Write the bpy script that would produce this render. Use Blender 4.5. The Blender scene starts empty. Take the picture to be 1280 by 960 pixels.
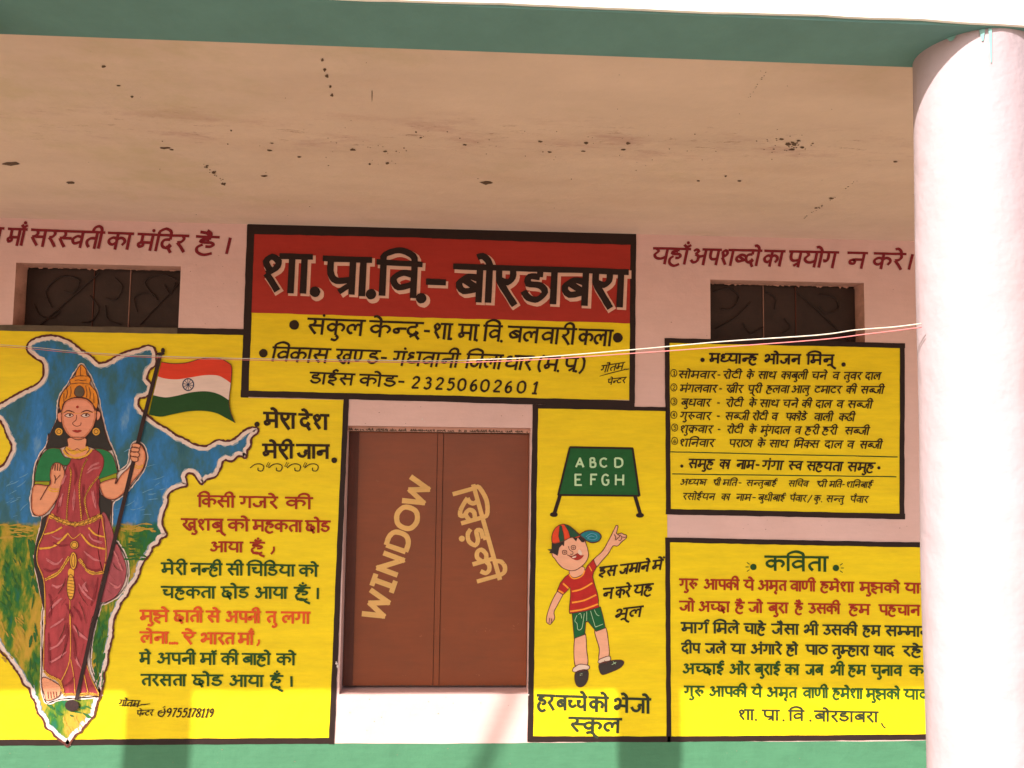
import bpy, math, random
from mathutils import Vector, Matrix
random.seed(7)
SC = bpy.context.scene
COL = SC.collection
R_ = math.radians
# ------------------------------------------------------------------ camera, world, sun, exposure
U = 0.0042                       # metres per photo unit on the rear wall
EYE = 2.30                       # eye height over the veranda floor
DW = 970 * U                     # camera to rear wall (wall face is the plane y = 0)
YAW, PITCH, ROLL, FPX = 0.04786974, 0.07205136, 0.01261918, 970.0
_cy, _sy, _cp, _sp = math.cos(YAW), math.sin(YAW), math.cos(PITCH), math.sin(PITCH)
FWD = Vector((_sy*_cp, _cy*_cp, _sp)); RGT0 = Vector((_cy, -_sy, 0)); UP0 = RGT0.cross(FWD)
RGT = RGT0*math.cos(ROLL) + UP0*math.sin(ROLL); UPV = UP0*math.cos(ROLL) - RGT0*math.sin(ROLL)
cam_d = bpy.data.cameras.new('camera'); cam = bpy.data.objects.new('camera', cam_d); COL.objects.link(cam)
cam.matrix_world = Matrix(((RGT.x, UPV.x, -FWD.x, 0), (RGT.y, UPV.y, -FWD.y, -DW), (RGT.z, UPV.z, -FWD.z, EYE), (0, 0, 0, 1)))
cam_d.sensor_width = 36; cam_d.lens = 36*FPX/1280; cam_d.clip_start = 0.05; cam_d.clip_end = 2000
SC.camera = cam
SUN_AZ, SUN_EL = R_(44.5), R_(34.3)          # from the front left
TO_SUN = Vector((-math.sin(SUN_AZ)*math.cos(SUN_EL), -math.cos(SUN_AZ)*math.cos(SUN_EL), math.sin(SUN_EL)))
w = bpy.data.worlds.new('World'); SC.world = w; w.use_nodes = True
nt = w.node_tree; nt.nodes.clear()
sky = nt.nodes.new('ShaderNodeTexSky'); sky.sky_type = 'NISHITA'; sky.sun_disc = False
sky.sun_elevation = SUN_EL; sky.sun_rotation = math.atan2(TO_SUN.x, TO_SUN.y); sky.dust_density = 3.0
bg = nt.nodes.new('ShaderNodeBackground'); bg.inputs[1].default_value = 0.12
wo = nt.nodes.new('ShaderNodeOutputWorld'); nt.links.new(sky.outputs[0], bg.inputs[0]); nt.links.new(bg.outputs[0], wo.inputs[0])
sl = bpy.data.lights.new('sun', 'SUN'); sl.energy = 4.6; sl.angle = R_(0.53); sl.color = (1.0, 0.965, 0.92)
so = bpy.data.objects.new('sun', sl); COL.objects.link(so); so.location = TO_SUN*20
so.rotation_euler = (-TO_SUN).to_track_quat('-Z', 'Y').to_euler()
SC.view_settings.view_transform = 'Standard'; SC.view_settings.look = 'None'
SC.view_settings.exposure = 0.96; SC.view_settings.gamma = 1.0; SC.view_settings.use_curve_mapping = False
SC.cycles.max_bounces = 10; SC.cycles.diffuse_bounces = 8

# ------------------------------------------------------------------ main levels
YF, YB = -DW+406.5*U, -DW+455*U            # front and back face of the edge beam
ZB, ZC = EYE+234.5*U, EYE+265.3*U          # beam underside, ceiling
def RAY(x, y): return FWD*FPX + RGT*(x-640) - UPV*(y-480)
# ------------------------------------------------------------------ materials
def lin(c):
    return tuple((x/255/12.92) if x/255 <= 0.04045 else ((x/255+0.055)/1.055)**2.4 for x in c)
def paint(name, rgb, vary=0.10, rough=0.72, scale=5.0, bump=0.25, stretch=(1, 1, 1), fine=90.0, dirt=None, dirt_amt=0.0, dirt_scale=1.6, spec=0.3, streak=0.07, extra=None):
    """hand-applied paint on plaster: base colour, mottling, grain, relief"""
    m = bpy.data.materials.new(name); m.use_nodes = True
    n = m.node_tree.nodes; L = m.node_tree.links; n.clear()
    out = n.new('ShaderNodeOutputMaterial'); b = n.new('ShaderNodeBsdfPrincipled'); L.new(b.outputs[0], out.inputs[0])
    g = n.new('ShaderNodeNewGeometry'); mp = n.new('ShaderNodeMapping'); mp.inputs['Scale'].default_value = stretch
    L.new(g.outputs['Position'], mp.inputs[0])
    c = lin(rgb)
    nz = n.new('ShaderNodeTexNoise'); nz.inputs['Scale'].default_value = scale; nz.inputs['Detail'].default_value = 6; nz.inputs['Roughness'].default_value = 0.62
    L.new(mp.outputs[0], nz.inputs['Vector'])
    rp = n.new('ShaderNodeValToRGB'); rp.color_ramp.elements[0].position = 0.3; rp.color_ramp.elements[1].position = 0.72
    rp.color_ramp.elements[0].color = tuple(x*(1-vary) for x in c)+(1,); rp.color_ramp.elements[1].color = tuple(min(.95, x*(1+vary*.6)) for x in c)+(1,)
    L.new(nz.outputs[0], rp.inputs[0]); col = rp.outputs[0]
    if dirt is not None:
        n2 = n.new('ShaderNodeTexNoise'); n2.inputs['Scale'].default_value = dirt_scale; n2.inputs['Detail'].default_value = 9; n2.inputs['Roughness'].default_value = 0.7
        L.new(mp.outputs[0], n2.inputs['Vector'])
        r2 = n.new('ShaderNodeValToRGB'); r2.color_ramp.elements[0].position = 0.48; r2.color_ramp.elements[1].position = 0.75
        r2.color_ramp.elements[0].color = (0, 0, 0, 1); r2.color_ramp.elements[1].color = (dirt_amt,)*3+(1,)
        L.new(n2.outputs[0], r2.inputs[0])
        mx = n.new('ShaderNodeMix'); mx.data_type = 'RGBA'; L.new(r2.outputs[0], mx.inputs[0]); L.new(col, mx.inputs[6]); mx.inputs[7].default_value = lin(dirt)+(1,)
        col = mx.outputs[2]
    m2 = n.new('ShaderNodeMapping'); m2.inputs['Scale'].default_value = (7, 7, 46); m2.inputs['Rotation'].default_value = (0, .06, 0); L.new(g.outputs['Position'], m2.inputs[0])
    n3 = n.new('ShaderNodeTexNoise'); n3.inputs['Scale'].default_value = 1.0; n3.inputs['Detail'].default_value = 5; n3.inputs['Roughness'].default_value = 0.7; L.new(m2.outputs[0], n3.inputs['Vector'])
    r3 = n.new('ShaderNodeMapRange'); r3.inputs[1].default_value = .3; r3.inputs[2].default_value = .7; r3.inputs[3].default_value = 1-streak; r3.inputs[4].default_value = 1+streak; L.new(n3.outputs[0], r3.inputs[0])
    mu_ = n.new('ShaderNodeVectorMath'); mu_.operation = 'SCALE'; L.new(col, mu_.inputs[0]); L.new(r3.outputs[0], mu_.inputs['Scale']); col = mu_.outputs[0]
    if extra: col = extra(n, L, g, col)
    L.new(col, b.inputs['Base Color']); b.inputs['Roughness'].default_value = rough; b.inputs['Specular IOR Level'].default_value = spec
    f1 = n.new('ShaderNodeTexNoise'); f1.inputs['Scale'].default_value = fine; f1.inputs['Detail'].default_value = 4; L.new(g.outputs['Position'], f1.inputs['Vector'])
    f2 = n.new('ShaderNodeTexNoise'); f2.inputs['Scale'].default_value = 9; f2.inputs['Detail'].default_value = 3; L.new(g.outputs['Position'], f2.inputs['Vector'])
    b1 = n.new('ShaderNodeBump'); b1.inputs['Strength'].default_value = bump; b1.inputs['Distance'].default_value = 0.002; L.new(f1.outputs[0], b1.inputs['Height'])
    b2 = n.new('ShaderNodeBump'); b2.inputs['Strength'].default_value = min(1, bump*1.5); b2.inputs['Distance'].default_value = 0.012; L.new(f2.outputs[0], b2.inputs['Height'])
    L.new(b1.outputs[0], b2.inputs['Normal']); L.new(b2.outputs[0], b.inputs['Normal'])
    return m
M = {}
M['pink'] = paint('pink_limewash', (218, 180, 173), 0.07, streak=.03, dirt=(204, 158, 144), dirt_amt=0.35, scale=3.0)
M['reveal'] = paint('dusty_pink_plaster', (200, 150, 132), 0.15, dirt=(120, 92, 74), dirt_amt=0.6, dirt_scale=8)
def damp_band(n, L, g, col):
    def noise(sc, st, det=8, ro=.72):
        mp = n.new('ShaderNodeMapping'); mp.inputs['Scale'].default_value = st; L.new(g.outputs['Position'], mp.inputs[0])
        t = n.new('ShaderNodeTexNoise'); t.inputs['Scale'].default_value = sc; t.inputs['Detail'].default_value = det; t.inputs['Roughness'].default_value = ro; L.new(mp.outputs[0], t.inputs[0]); return t.outputs[0]
    def rng(src, a, b_, c, d):
        q = n.new('ShaderNodeMapRange'); q.interpolation_type = 'SMOOTHSTEP'; L.new(src, q.inputs[0])
        for k, v in enumerate((a, b_, c, d)): q.inputs[k+1].default_value = v
        return q.outputs[0]
    def mul(a, b_):
        q = n.new('ShaderNodeMath'); q.operation = 'MULTIPLY'; L.new(a, q.inputs[0]); L.new(b_, q.inputs[1]); return q.outputs[0]
    def mix(f, col, rgb):
        q = n.new('ShaderNodeMix'); q.data_type = 'RGBA'; L.new(f, q.inputs[0]); L.new(col, q.inputs[6]); q.inputs[7].default_value = lin(rgb)+(1,); return q.outputs[2]
    sx = n.new('ShaderNodeSeparateXYZ'); L.new(g.outputs['Position'], sx.inputs[0]); y = sx.outputs[1]
    d = RAY(720, 178); t = (ZC-EYE)/d.z; yb = -DW+d.y*t
    band = mul(rng(y, yb-.30, yb-.05, 0, 1), rng(y, yb+.04, yb+.22, 1, 0))
    col = mix(mul(band, rng(noise(2.6, (1, 2.6, 1)), .50, .68, 0, .55)), col, (172, 128, 122))
    col = mix(mul(band, rng(noise(9, (1, 3, 1), 10, .8), .56, .66, 0, .75)), col, (150, 112, 100))
    col = mix(rng(noise(1.1, (1, 1.2, 1), 6), .52, .72, 0, .45), col, (184, 164, 124))
    col = mix(rng(noise(26, (1, 1.6, 1), 4), .72, .78, 0, .7), col, (140, 104, 84))
    return col
M['ceil'] = paint('ceiling_distemper', (212, 184, 166), 0.09, scale=1.7, dirt=(190, 152, 134), dirt_amt=0.4, dirt_scale=1.3, stretch=(0.55, 1.6, 1), bump=0.3, streak=.03, extra=damp_band)
M['green'] = paint('green_paint', (71, 120, 88), 0.09, scale=3, bump=0.35)
M['beamgreen'] = paint('green_beam_paint', (92, 132, 128), 0.05, scale=4)
M['white'] = paint('white_paint', (238, 232, 220), 0.05)
M['column'] = paint('pale_pink_paint', (167, 149, 153), 0.07, scale=4, bump=0.5, dirt=(164, 140, 136), dirt_amt=.5, dirt_scale=3, streak=.015, stretch=(1, 1, .25))
M['yellow'] = paint('yellow_enamel', (234, 203, 8), 0.10, 0.55, scale=5, stretch=(.5, 1, 2.2), dirt=(224, 178, 18), dirt_amt=0.45, dirt_scale=2.2, bump=0.22)
M['red'] = paint('red_enamel', (164, 42, 30), 0.10, 0.6, scale=3, stretch=(.5, 1, 2.4))
M['black'] = paint('black_enamel', (44, 28, 24), 0.18, 0.6, spec=0.2, bump=0.2)
M['ink'] = paint('brush_black', (50, 34, 18), 0.2, 0.65, spec=0.2, bump=0.2)
M['maroon'] = paint('maroon_brush_paint', (126, 26, 38), 0.12)
M['redink'] = paint('red_brush_paint', (158, 44, 16), 0.14)
M['orange'] = paint('orange_red_brush_paint', (214, 82, 26), 0.12)
M['greenink'] = paint('dark_green_brush_paint', (36, 72, 22), 0.2)
M['olive'] = paint('dark_olive_brush_paint', (44, 50, 28), 0.2)
M['dull'] = paint('dusty_black_border', (92, 78, 62), 0.25, scale=14)
M['lshadow'] = paint('pale_letter_edge', (222, 176, 156), 0.12)
M['brown'] = paint('brown_shutter_paint', (126, 58, 21), 0.14, 0.40, scale=2.2, bump=0.12, dirt=(106, 54, 24), dirt_amt=0.5, dirt_scale=3, spec=0.45)
M['browndark'] = paint('dark_brown_shutter_edge', (86, 42, 28), 0.14, 0.55)
M['cream'] = paint('cream_stencil_paint', (214, 166, 100), 0.12)
M['vent'] = paint('dark_ventilator_sheet', (56, 38, 32), 0.3, 0.6, scale=7, dirt=(40, 28, 24), dirt_amt=0.7, dirt_scale=5)
M['grille'] = paint('black_iron', (46, 31, 26), 0.3, 0.55)
M['pale'] = paint('pale_chip', (150, 110, 96), 0.2)
M['spot'] = paint('dark_spot', (98, 74, 60), 0.5, scale=120)
M['stain'] = paint('ceiling_stain', (194, 158, 136), 0.15)
M['skin'] = paint('skin_paint', (226, 150, 112), 0.06, scale=25)
M['face'] = paint('face_paint', (226, 146, 116), 0.05, scale=25)
M['skinshade'] = paint('skin_shade_paint', (204, 122, 88), 0.15, scale=30)
M['sarilight'] = paint('sari_light_brush', (198, 110, 112), 0.2, scale=40)
M['saridark'] = paint('sari_dark_brush', (134, 40, 46), 0.2, scale=40)
M['boyskin'] = paint('pale_skin_paint', (232, 168, 136), 0.06, scale=30)
M['hair'] = paint('hair_paint', (48, 42, 38), 0.2, scale=20)
M['sari'] = paint('sari_paint', (170, 62, 66), 0.34, scale=16, stretch=(1.6, 1, .5))
M['drape'] = paint('sari_drape_paint', (166, 78, 84), 0.28, scale=22, stretch=(1.5, 1, .7))
M['gold'] = paint('gold_paint', (226, 164, 58), 0.18, scale=60)
M['orangegold'] = paint('crown_paint', (224, 136, 40), 0.2, scale=45)
M['line'] = paint('dark_outline_paint', (92, 44, 34), 0.3, scale=60)
M['bodice'] = paint('bodice_green', (34, 118, 66), 0.15, scale=20)
M['leaf'] = paint('bright_green_band', (150, 150, 20), 0.1)
M['halo'] = paint('white_brush_paint', (226, 200, 188), 0.12, scale=35)
M['saffron'] = paint('saffron_paint', (214, 60, 34), 0.08)
M['flagwhite'] = paint('flag_white_paint', (224, 196, 184), 0.05)
M['flaggreen'] = paint('flag_green_paint', (28, 70, 26), 0.08)
M['navy'] = paint('navy_paint', (44, 54, 84), 0.1)
M['pole'] = paint('staff_paint', (50, 30, 28), 0.15)
M['boardgreen'] = paint('chalkboard_paint', (24, 88, 40), 0.15, scale=20)
M['chalk'] = paint('pale_green_chalk_paint', (184, 214, 168), 0.1)
M['teal'] = paint('teal_paint', (28, 118, 124), 0.25, scale=50)
M['capgreen'] = paint('cap_green', (34, 76, 52), 0.15, scale=40)
M['capred'] = paint('cap_orange', (220, 70, 34), 0.12, scale=40)
M['shirt'] = paint('shirt_red', (182, 36, 30), 0.14, scale=30)
M['stripe'] = paint('stripe_orange', (244, 150, 50), 0.1)
M['shorts'] = paint('shorts_green', (22, 92, 48), 0.16, scale=30)
M['sock'] = paint('sock_white', (226, 196, 176), 0.1)
M['shoe'] = paint('shoe_grey', (62, 52, 48), 0.15)
M['soil'] = paint('dry_soil', (166, 146, 126), 0.22, 0.95, scale=0.6, bump=0.6, fine=30, dirt=(140, 118, 98), dirt_amt=.6, dirt_scale=.25)
M['floor'] = paint('cement_floor', (170, 164, 158), 0.12, 0.8, scale=2)
M['wirew'] = paint('white_wire', (184, 172, 156), 0.05, 0.4)
M['wirep'] = paint('pink_wire', (190, 106, 104), 0.05, 0.4)
M['bamboo'] = paint('weathered_bamboo', (150, 122, 78), 0.2, 0.7)
M['drip'] = paint('turquoise_drip', (128, 176, 170), 0.15)

def map_paint():
    m = bpy.data.materials.new('map_landscape_paint'); m.use_nodes = True
    n = m.node_tree.nodes; L = m.node_tree.links; b = n['Principled BSDF']; b.inputs['Roughness'].default_value = .7; b.inputs['Specular IOR Level'].default_value = .3
    g = n.new('ShaderNodeNewGeometry')
    def noise(sc, st, det=5):
        mp = n.new('ShaderNodeMapping'); mp.inputs['Scale'].default_value = st; mp.inputs['Rotation'].default_value = (0, .5, 0); L.new(g.outputs['Position'], mp.inputs[0])
        t = n.new('ShaderNodeTexNoise'); t.inputs['Scale'].default_value = sc; t.inputs['Detail'].default_value = det; t.inputs['Roughness'].default_value = .65
        L.new(mp.outputs[0], t.inputs[0]); return t.outputs[0]
    def ramp(src, stops):
        r = n.new('ShaderNodeValToRGB'); e = r.color_ramp.elements
        while len(e) < len(stops): e.new(.5)
        for k, (p, c) in enumerate(stops): e[k].position = p; e[k].color = lin(c)+(1,)
        L.new(src, r.inputs[0]); return r.outputs[0]
    skyc = ramp(noise(5, (1.6, 1, .7)), [(.30, (34, 86, 104)), (.42, (52, 98, 108)), (.52, (44, 108, 152)), (.62, (48, 120, 184)), (.78, (118, 158, 184))])
    fld = ramp(noise(7, (1.5, 1, .55)), [(.34, (24, 96, 70)), (.42, (36, 100, 32)), (.49, (96, 120, 24)), (.55, (168, 140, 36)), (.64, (190, 146, 50)), (.74, (60, 120, 40))])
    sx = n.new('ShaderNodeSeparateXYZ'); L.new(g.outputs['Position'], sx.inputs[0])
    ad = n.new('ShaderNodeMath'); ad.operation = 'MULTIPLY_ADD'; L.new(noise(14, (1, 1, .5)), ad.inputs[0]); ad.inputs[1].default_value = .07; L.new(sx.outputs[2], ad.inputs[2])
    mr = n.new('ShaderNodeMapRange'); z0 = W(80, 654)[1] + .035; mr.inputs[1].default_value = z0-.012; mr.inputs[2].default_value = z0+.012; L.new(ad.outputs[0], mr.inputs[0])
    mx = n.new('ShaderNodeMix'); mx.data_type = 'RGBA'; L.new(mr.outputs[0], mx.inputs[0]); L.new(fld, mx.inputs[6]); L.new(skyc, mx.inputs[7]); L.new(mx.outputs[2], b.inputs[0])
    return m

# ------------------------------------------------------------------ geometry helpers
def W(x, y, Y=0.0):
    """point of the plane y = Y that the photograph shows at pixel (x, y) -> (X, Z)"""
    d = RAY(x, y); t = (DW+Y)/d.y
    return (d.x*t, EYE+d.z*t)
def tag(o, label, cat, group=None):
    o['label'] = label; o['category'] = cat
    if group: o['group'] = group
    return o
def thing(name, label, cat, loc=(0, 0, 0), group=None):
    o = bpy.data.objects.new(name, None); COL.objects.link(o); o.location = loc; o.empty_display_size = .2
    return tag(o, label, cat, group)
def struct(o): o['kind'] = 'structure'; return o
class MB:
    def __init__(s): s.v = []; s.f = []; s.k = 0
    def lvl(s, base):
        s.k += 1; return -(base + (s.k % 40)*0.000025)
    def face(s, pts):
        n = len(s.v); s.v += [tuple(p) for p in pts]; s.f.append(tuple(range(n, n+len(pts))))
    def box(s, x0, x1, y0, y1, z0, z1):
        n = len(s.v); s.v += [(x, y, z) for x in (x0, x1) for y in (y0, y1) for z in (z0, z1)]
        for f in ((0, 1, 3, 2), (4, 6, 7, 5), (0, 4, 5, 1), (2, 3, 7, 6), (0, 2, 6, 4), (1, 5, 7, 3)): s.f.append(tuple(n+i for i in f))
        return s
    def poly(s, px, base):
        """flat painted patch on the wall, outline in photo pixels"""
        p = [W(*q) for q in px]
        a = sum(p[i][0]*p[(i+1) % len(p)][1]-p[(i+1) % len(p)][0]*p[i][1] for i in range(len(p)))
        if a < 0: p.reverse()
        y = s.lvl(base); s.face([(x, y, z) for x, z in p]); return s
    def ribbon(s, px, wd, base, closed=False, nib=0.0, rough=0.05, taper=False):
        pts = [px[0]]
        for q in px[1:]:
            if abs(q[0]-pts[-1][0])+abs(q[1]-pts[-1][1]) > 0.02: pts.append(q)
        if closed and abs(pts[0][0]-pts[-1][0])+abs(pts[0][1]-pts[-1][1]) < .3: pts.pop()
        n = len(pts)
        if n < 2: return s
        y = s.lvl(base); Lp = []; Rp = []
        for i in range(n):
            a = pts[(i-1) % n] if (closed or i) else pts[0]; c = pts[(i+1) % n] if (closed or i < n-1) else pts[-1]; b = pts[i]
            d1 = (b[0]-a[0], b[1]-a[1]); d2 = (c[0]-b[0], c[1]-b[1])
            l1 = math.hypot(*d1) or 1e-6; l2 = math.hypot(*d2) or 1e-6
            if l1 < 1e-5: d1, l1 = d2, l2
            if l2 < 1e-5: d2, l2 = d1, l1
            t = (d1[0]/l1+d2[0]/l2, d1[1]/l1+d2[1]/l2); lt = math.hypot(*t)
            if lt < .3: t = (d1[0]/l1, d1[1]/l1); lt = 1
            mit = min(1.25, 2/lt if lt > 1e-3 else 1); t = (t[0]/lt, t[1]/lt) if lt != 1 else t
            ang = math.atan2(-t[1], t[0])
            ww = wd*.5*mit*(1-nib+2*nib*abs(math.sin(ang-R_(35))))*(1+random.uniform(-rough, rough))
            if taper: ww *= .35+.65*min(1, i/(n*.3), (n-1-i)/(n*.3)+.0)
            Lp.append((b[0]-t[1]*ww, b[1]+t[0]*ww)); Rp.append((b[0]+t[1]*ww, b[1]-t[0]*ww))
        m = n if closed else n-1; base_i = len(s.v)
        for q in Lp: X, Z = W(*q); s.v.append((X, y, Z))
        for q in Rp: X, Z = W(*q); s.v.append((X, y, Z))
        for i in range(m):
            j = (i+1) % n; s.f.append((base_i+i, base_i+j, base_i+n+j, base_i+n+i))
        return s
    def dot(s, x, y, rx, base, ry=None, n=18):
        ry = ry or rx
        return s.poly([(x+rx*math.cos(6.2832*i/n)*random.uniform(.96, 1.04), y+ry*math.sin(6.2832*i/n)*random.uniform(.96, 1.04)) for i in range(n)], base)
    def tube(s, pts, r, n=8, r2=None):
        pts = [Vector(p) for p in pts]; r2 = r if r2 is None else r2; b0 = len(s.v); N = len(pts)
        for i, p in enumerate(pts):
            t = (pts[min(i+1, N-1)]-pts[max(i-1, 0)]).normalized(); u = t.cross(Vector((0, 0, 1)))
            if u.length < .05: u = t.cross(Vector((1, 0, 0)))
            u.normalize(); v = t.cross(u); rr = r+(r2-r)*i/(N-1)
            for k in range(n): a = 6.28318*k/n; s.v.append(tuple(p+u*math.cos(a)*rr+v*math.sin(a)*rr))
        for i in range(N-1):
            for k in range(n): s.f.append((b0+i*n+k, b0+i*n+(k+1) % n, b0+(i+1)*n+(k+1) % n, b0+(i+1)*n+k))
        s.f.append(tuple(b0+k for k in range(n))[::-1]); s.f.append(tuple(b0+(N-1)*n+k for k in range(n))); return s
    def build(s, name, mat, parent=None, smooth=False):
        me = bpy.data.meshes.new(name); me.from_pydata(s.v, [], s.f); me.update(); me.materials.append(M[mat] if isinstance(mat, str) else mat)
        if smooth: me.polygons.foreach_set('use_smooth', [True]*len(me.polygons))
        o = bpy.data.objects.new(name, me); COL.objects.link(o)
        if parent is not None:
            o.parent = parent; wp = Vector((0, 0, 0)); q = parent
            while q is not None: wp += q.location; q = q.parent
            if wp.length > 0: me.transform(Matrix.Translation(-wp))
        return o
def cr(pts, closed=False, step=2.0):
    """Catmull-Rom through the points"""
    n = len(pts); out = []
    if n < 3: return list(pts)
    g = (lambda i: pts[i % n]) if closed else (lambda i: pts[max(0, min(n-1, i))])
    for i in range(n if closed else n-1):
        p0, p1, p2, p3 = g(i-1), g(i), g(i+1), g(i+2)
        k = max(2, min(12, int(math.hypot(p2[0]-p1[0], p2[1]-p1[1])/step)+1))
        for j in range(k):
            t = j/k; a = t*t*t; b = t*t
            out.append(tuple(.5*((2*p1[q])+(-p0[q]+p2[q])*t+(2*p0[q]-5*p1[q]+4*p2[q]-p3[q])*b+(-p0[q]+3*p1[q]-3*p2[q]+p3[q])*a) for q in (0, 1)))
    if not closed: out.append(pts[-1])
    return out
def Zm(ox, oy, s): return lambda *q: [(ox+q[i]/s, oy+q[i+1]/s) for i in range(0, len(q), 2)]
def wob(a, b, amp=.45, step=9):
    """hand-drawn straight line"""
    L = math.hypot(b[0]-a[0], b[1]-a[1]); n = max(2, int(L/step)); nx, ny = -(b[1]-a[1])/L, (b[0]-a[0])/L
    out = []; o = 0
    for i in range(n+1):
        o = .6*o+random.uniform(-amp, amp)*.6; t = i/n
        k = 0 if i in (0, n) else o
        out.append((a[0]+(b[0]-a[0])*t+nx*k, a[1]+(b[1]-a[1])*t+ny*k))
    return out

# ------------------------------------------------------------------ veranda, wall, roof, ground
XL, XR = -7.5, 6.0
g = MB(); g.face([(-150, -150, -.45), (150, -150, -.45), (150, 150, -.45), (-150, 150, -.45)]); struct(g.build('ground', 'soil'))
g = MB(); g.box(XL, XR, -2.75, -.001, -.45, 0); struct(g.build('veranda_floor', 'floor'))
wall = thing('school_wall', 'long pink plastered school wall with green base, window and two ventilators', 'wall', (0, 0, 0))
# openings (X0, X1, Z0, Z1) in metres
def rect(px0, px1, py0, py1, xm=None):
    xs = [W(px0, (py0+py1)/2)[0], W(px1, (py0+py1)/2)[0]]; xc = (px0+px1)/2
    return (xs[0], xs[1], W(xc, py1)[1], W(xc, py0)[1])
WIN = rect(428.6, 661.6, 533.5, 867.5)
VL = rect(17.8, 224.5, 330.5, 409.5)
VR = rect(888.0, 1080.6, 351.5, 429.5)
HOLES = [WIN, VL, VR]
TH = .24
def grid_wall():
    xs = sorted({XL, XR} | {h[0] for h in HOLES} | {h[1] for h in HOLES}); zs = sorted({0, ZC} | {h[2] for h in HOLES} | {h[3] for h in HOLES})
    m = MB()
    for i in range(len(xs)-1):
        for j in range(len(zs)-1):
            x0, x1, z0, z1 = xs[i], xs[i+1], zs[j], zs[j+1]; cx, cz = (x0+x1)/2, (z0+z1)/2
            if any(h[0] < cx < h[1] and h[2] < cz < h[3] for h in HOLES): continue
            m.face([(x0, 0, z0), (x1, 0, z0), (x1, 0, z1), (x0, 0, z1)]); m.face([(x0, TH, z0), (x0, TH, z1), (x1, TH, z1), (x1, TH, z0)])
    m.face([(XL, 0, 0), (XL, 0, ZC), (XL, TH, ZC), (XL, TH, 0)]); m.face([(XR, 0, 0), (XR, TH, 0), (XR, TH, ZC), (XR, 0, ZC)])
    m.face([(XL, 0, ZC), (XR, 0, ZC), (XR, TH, ZC), (XL, TH, ZC)])
    return m
grid_wall().build('plaster', 'pink', wall)
def reveals(h, nm, mt):
    x0, x1, z0, z1 = h; m = MB(); n = 14
    m.face([(x0, 0, z0), (x0, 0, z1), (x0, TH, z1), (x0, TH, z0)]); m.face([(x1, 0, z0), (x1, TH, z0), (x1, TH, z1), (x1, 0, z1)])
    m.face([(x0, 0, z1), (x1, 0, z1), (x1, TH, z1), (x0, TH, z1)])
    m.face([(x0, 0, z0), (x0, TH, z0), (x1, TH, z0), (x1, 0, z0)])
    return m.build(nm, mt, wall)
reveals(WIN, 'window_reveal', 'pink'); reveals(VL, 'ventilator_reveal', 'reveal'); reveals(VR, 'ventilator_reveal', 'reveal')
# green dado with a hand-cut upper edge
def edge_sheet(p0, p1, name, mat, y, zlow, parent, x0, x1, amp=.0016):
    m = MB(); n = 150; za = W(*p0); zb = W(*p1); k = (zb[1]-za[1])/(zb[0]-za[0]); top = []; o = 0
    for i in range(n+1):
        X = x0+(x1-x0)*i/n; o = .7*o+random.uniform(-amp, amp); top.append((X, y, za[1]+k*(X-za[0])+o))
    for i in range(n): m.face([(top[i][0], y, zlow), (top[i+1][0], y, zlow), top[i+1], top[i]])
    return m.build(name, mat, parent)
edge_sheet((0, 931.5), (1150, 925.5), 'green_base_band', 'green', -.0015, 0.002, wall, XL+.01, XR-.01, .0022)

roof = thing('veranda_roof', 'flat concrete veranda roof with tan ceiling, green edge beam and white fascia', 'roof', (0, YB, ZB))
g = MB().box(XL, XR, YB-.002, TH+.1, ZC, ZC+.14); g.build('ceiling', 'ceil', roof)
g = MB().box(XL, XR, YF, YB, ZB, ZC+.14); g.build('edge_beam', 'beamgreen', roof)
g = MB().box(XL, XR, YF-.06, TH+.1, ZC+.142, ZC+.85); 
g.build('parapet', 'white', roof)
# white fascia, 10 mm proud of the beam, with an uneven lower edge
m = MB(); n = 220; ys = YF-.010; o = 0; e = []
for i in range(n+1):
    X = XL+(XR-XL)*i/n; o = .75*o+random.uniform(-.0022, .0022); e.append((X, ZB+.004+o))
for i in range(n):
    a, b = e[i], e[i+1]
    m.face([(a[0], ys, a[1]), (b[0], ys, b[1]), (b[0], ys, ZC+.141), (a[0], ys, ZC+.141)])
    m.face([(a[0], ys, a[1]), (a[0], YF-.0005, a[1]), (b[0], YF-.0005, b[1]), (b[0], ys, b[1])])
m.build('fascia', 'white', roof)

# columns: lumpy round plastered columns under the beam
CX, CYY, CR, SP = 295.3*U, -DW+438.1*U, 31.5*U, 591.7*U
def column_mesh(seed, CR=CR):
    rnd = random.Random(seed); m = MB(); nr, nh = 56, 60; H = ZB
    ph = [rnd.uniform(0, 6.28) for _ in range(6)]
    for j in range(nh+1):
        z = H*j/nh; lean = -.022*(1-j/nh)
        for i in range(nr):
            a = 6.28318*i/nr; r = CR+.0012*math.sin(3*a+ph[0]+z*2.1)+.0010*math.sin(5*a+ph[1]-z*3.3)+.0012*math.sin(z*6+ph[2])+.0008*math.sin(2*a+z*9+ph[3])
            m.v.append((r*math.cos(a)+lean, r*math.sin(a), z))
    for j in range(nh):
        for i in range(nr): m.f.append((j*nr+i, j*nr+(i+1) % nr, (j+1)*nr+(i+1) % nr, (j+1)*nr+i))
    return m
clabels = ['round pale pink veranda column in full sun at the right edge', 'round pale pink veranda column just outside the left edge', 'farther round pink veranda column beyond the left edge']
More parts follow.
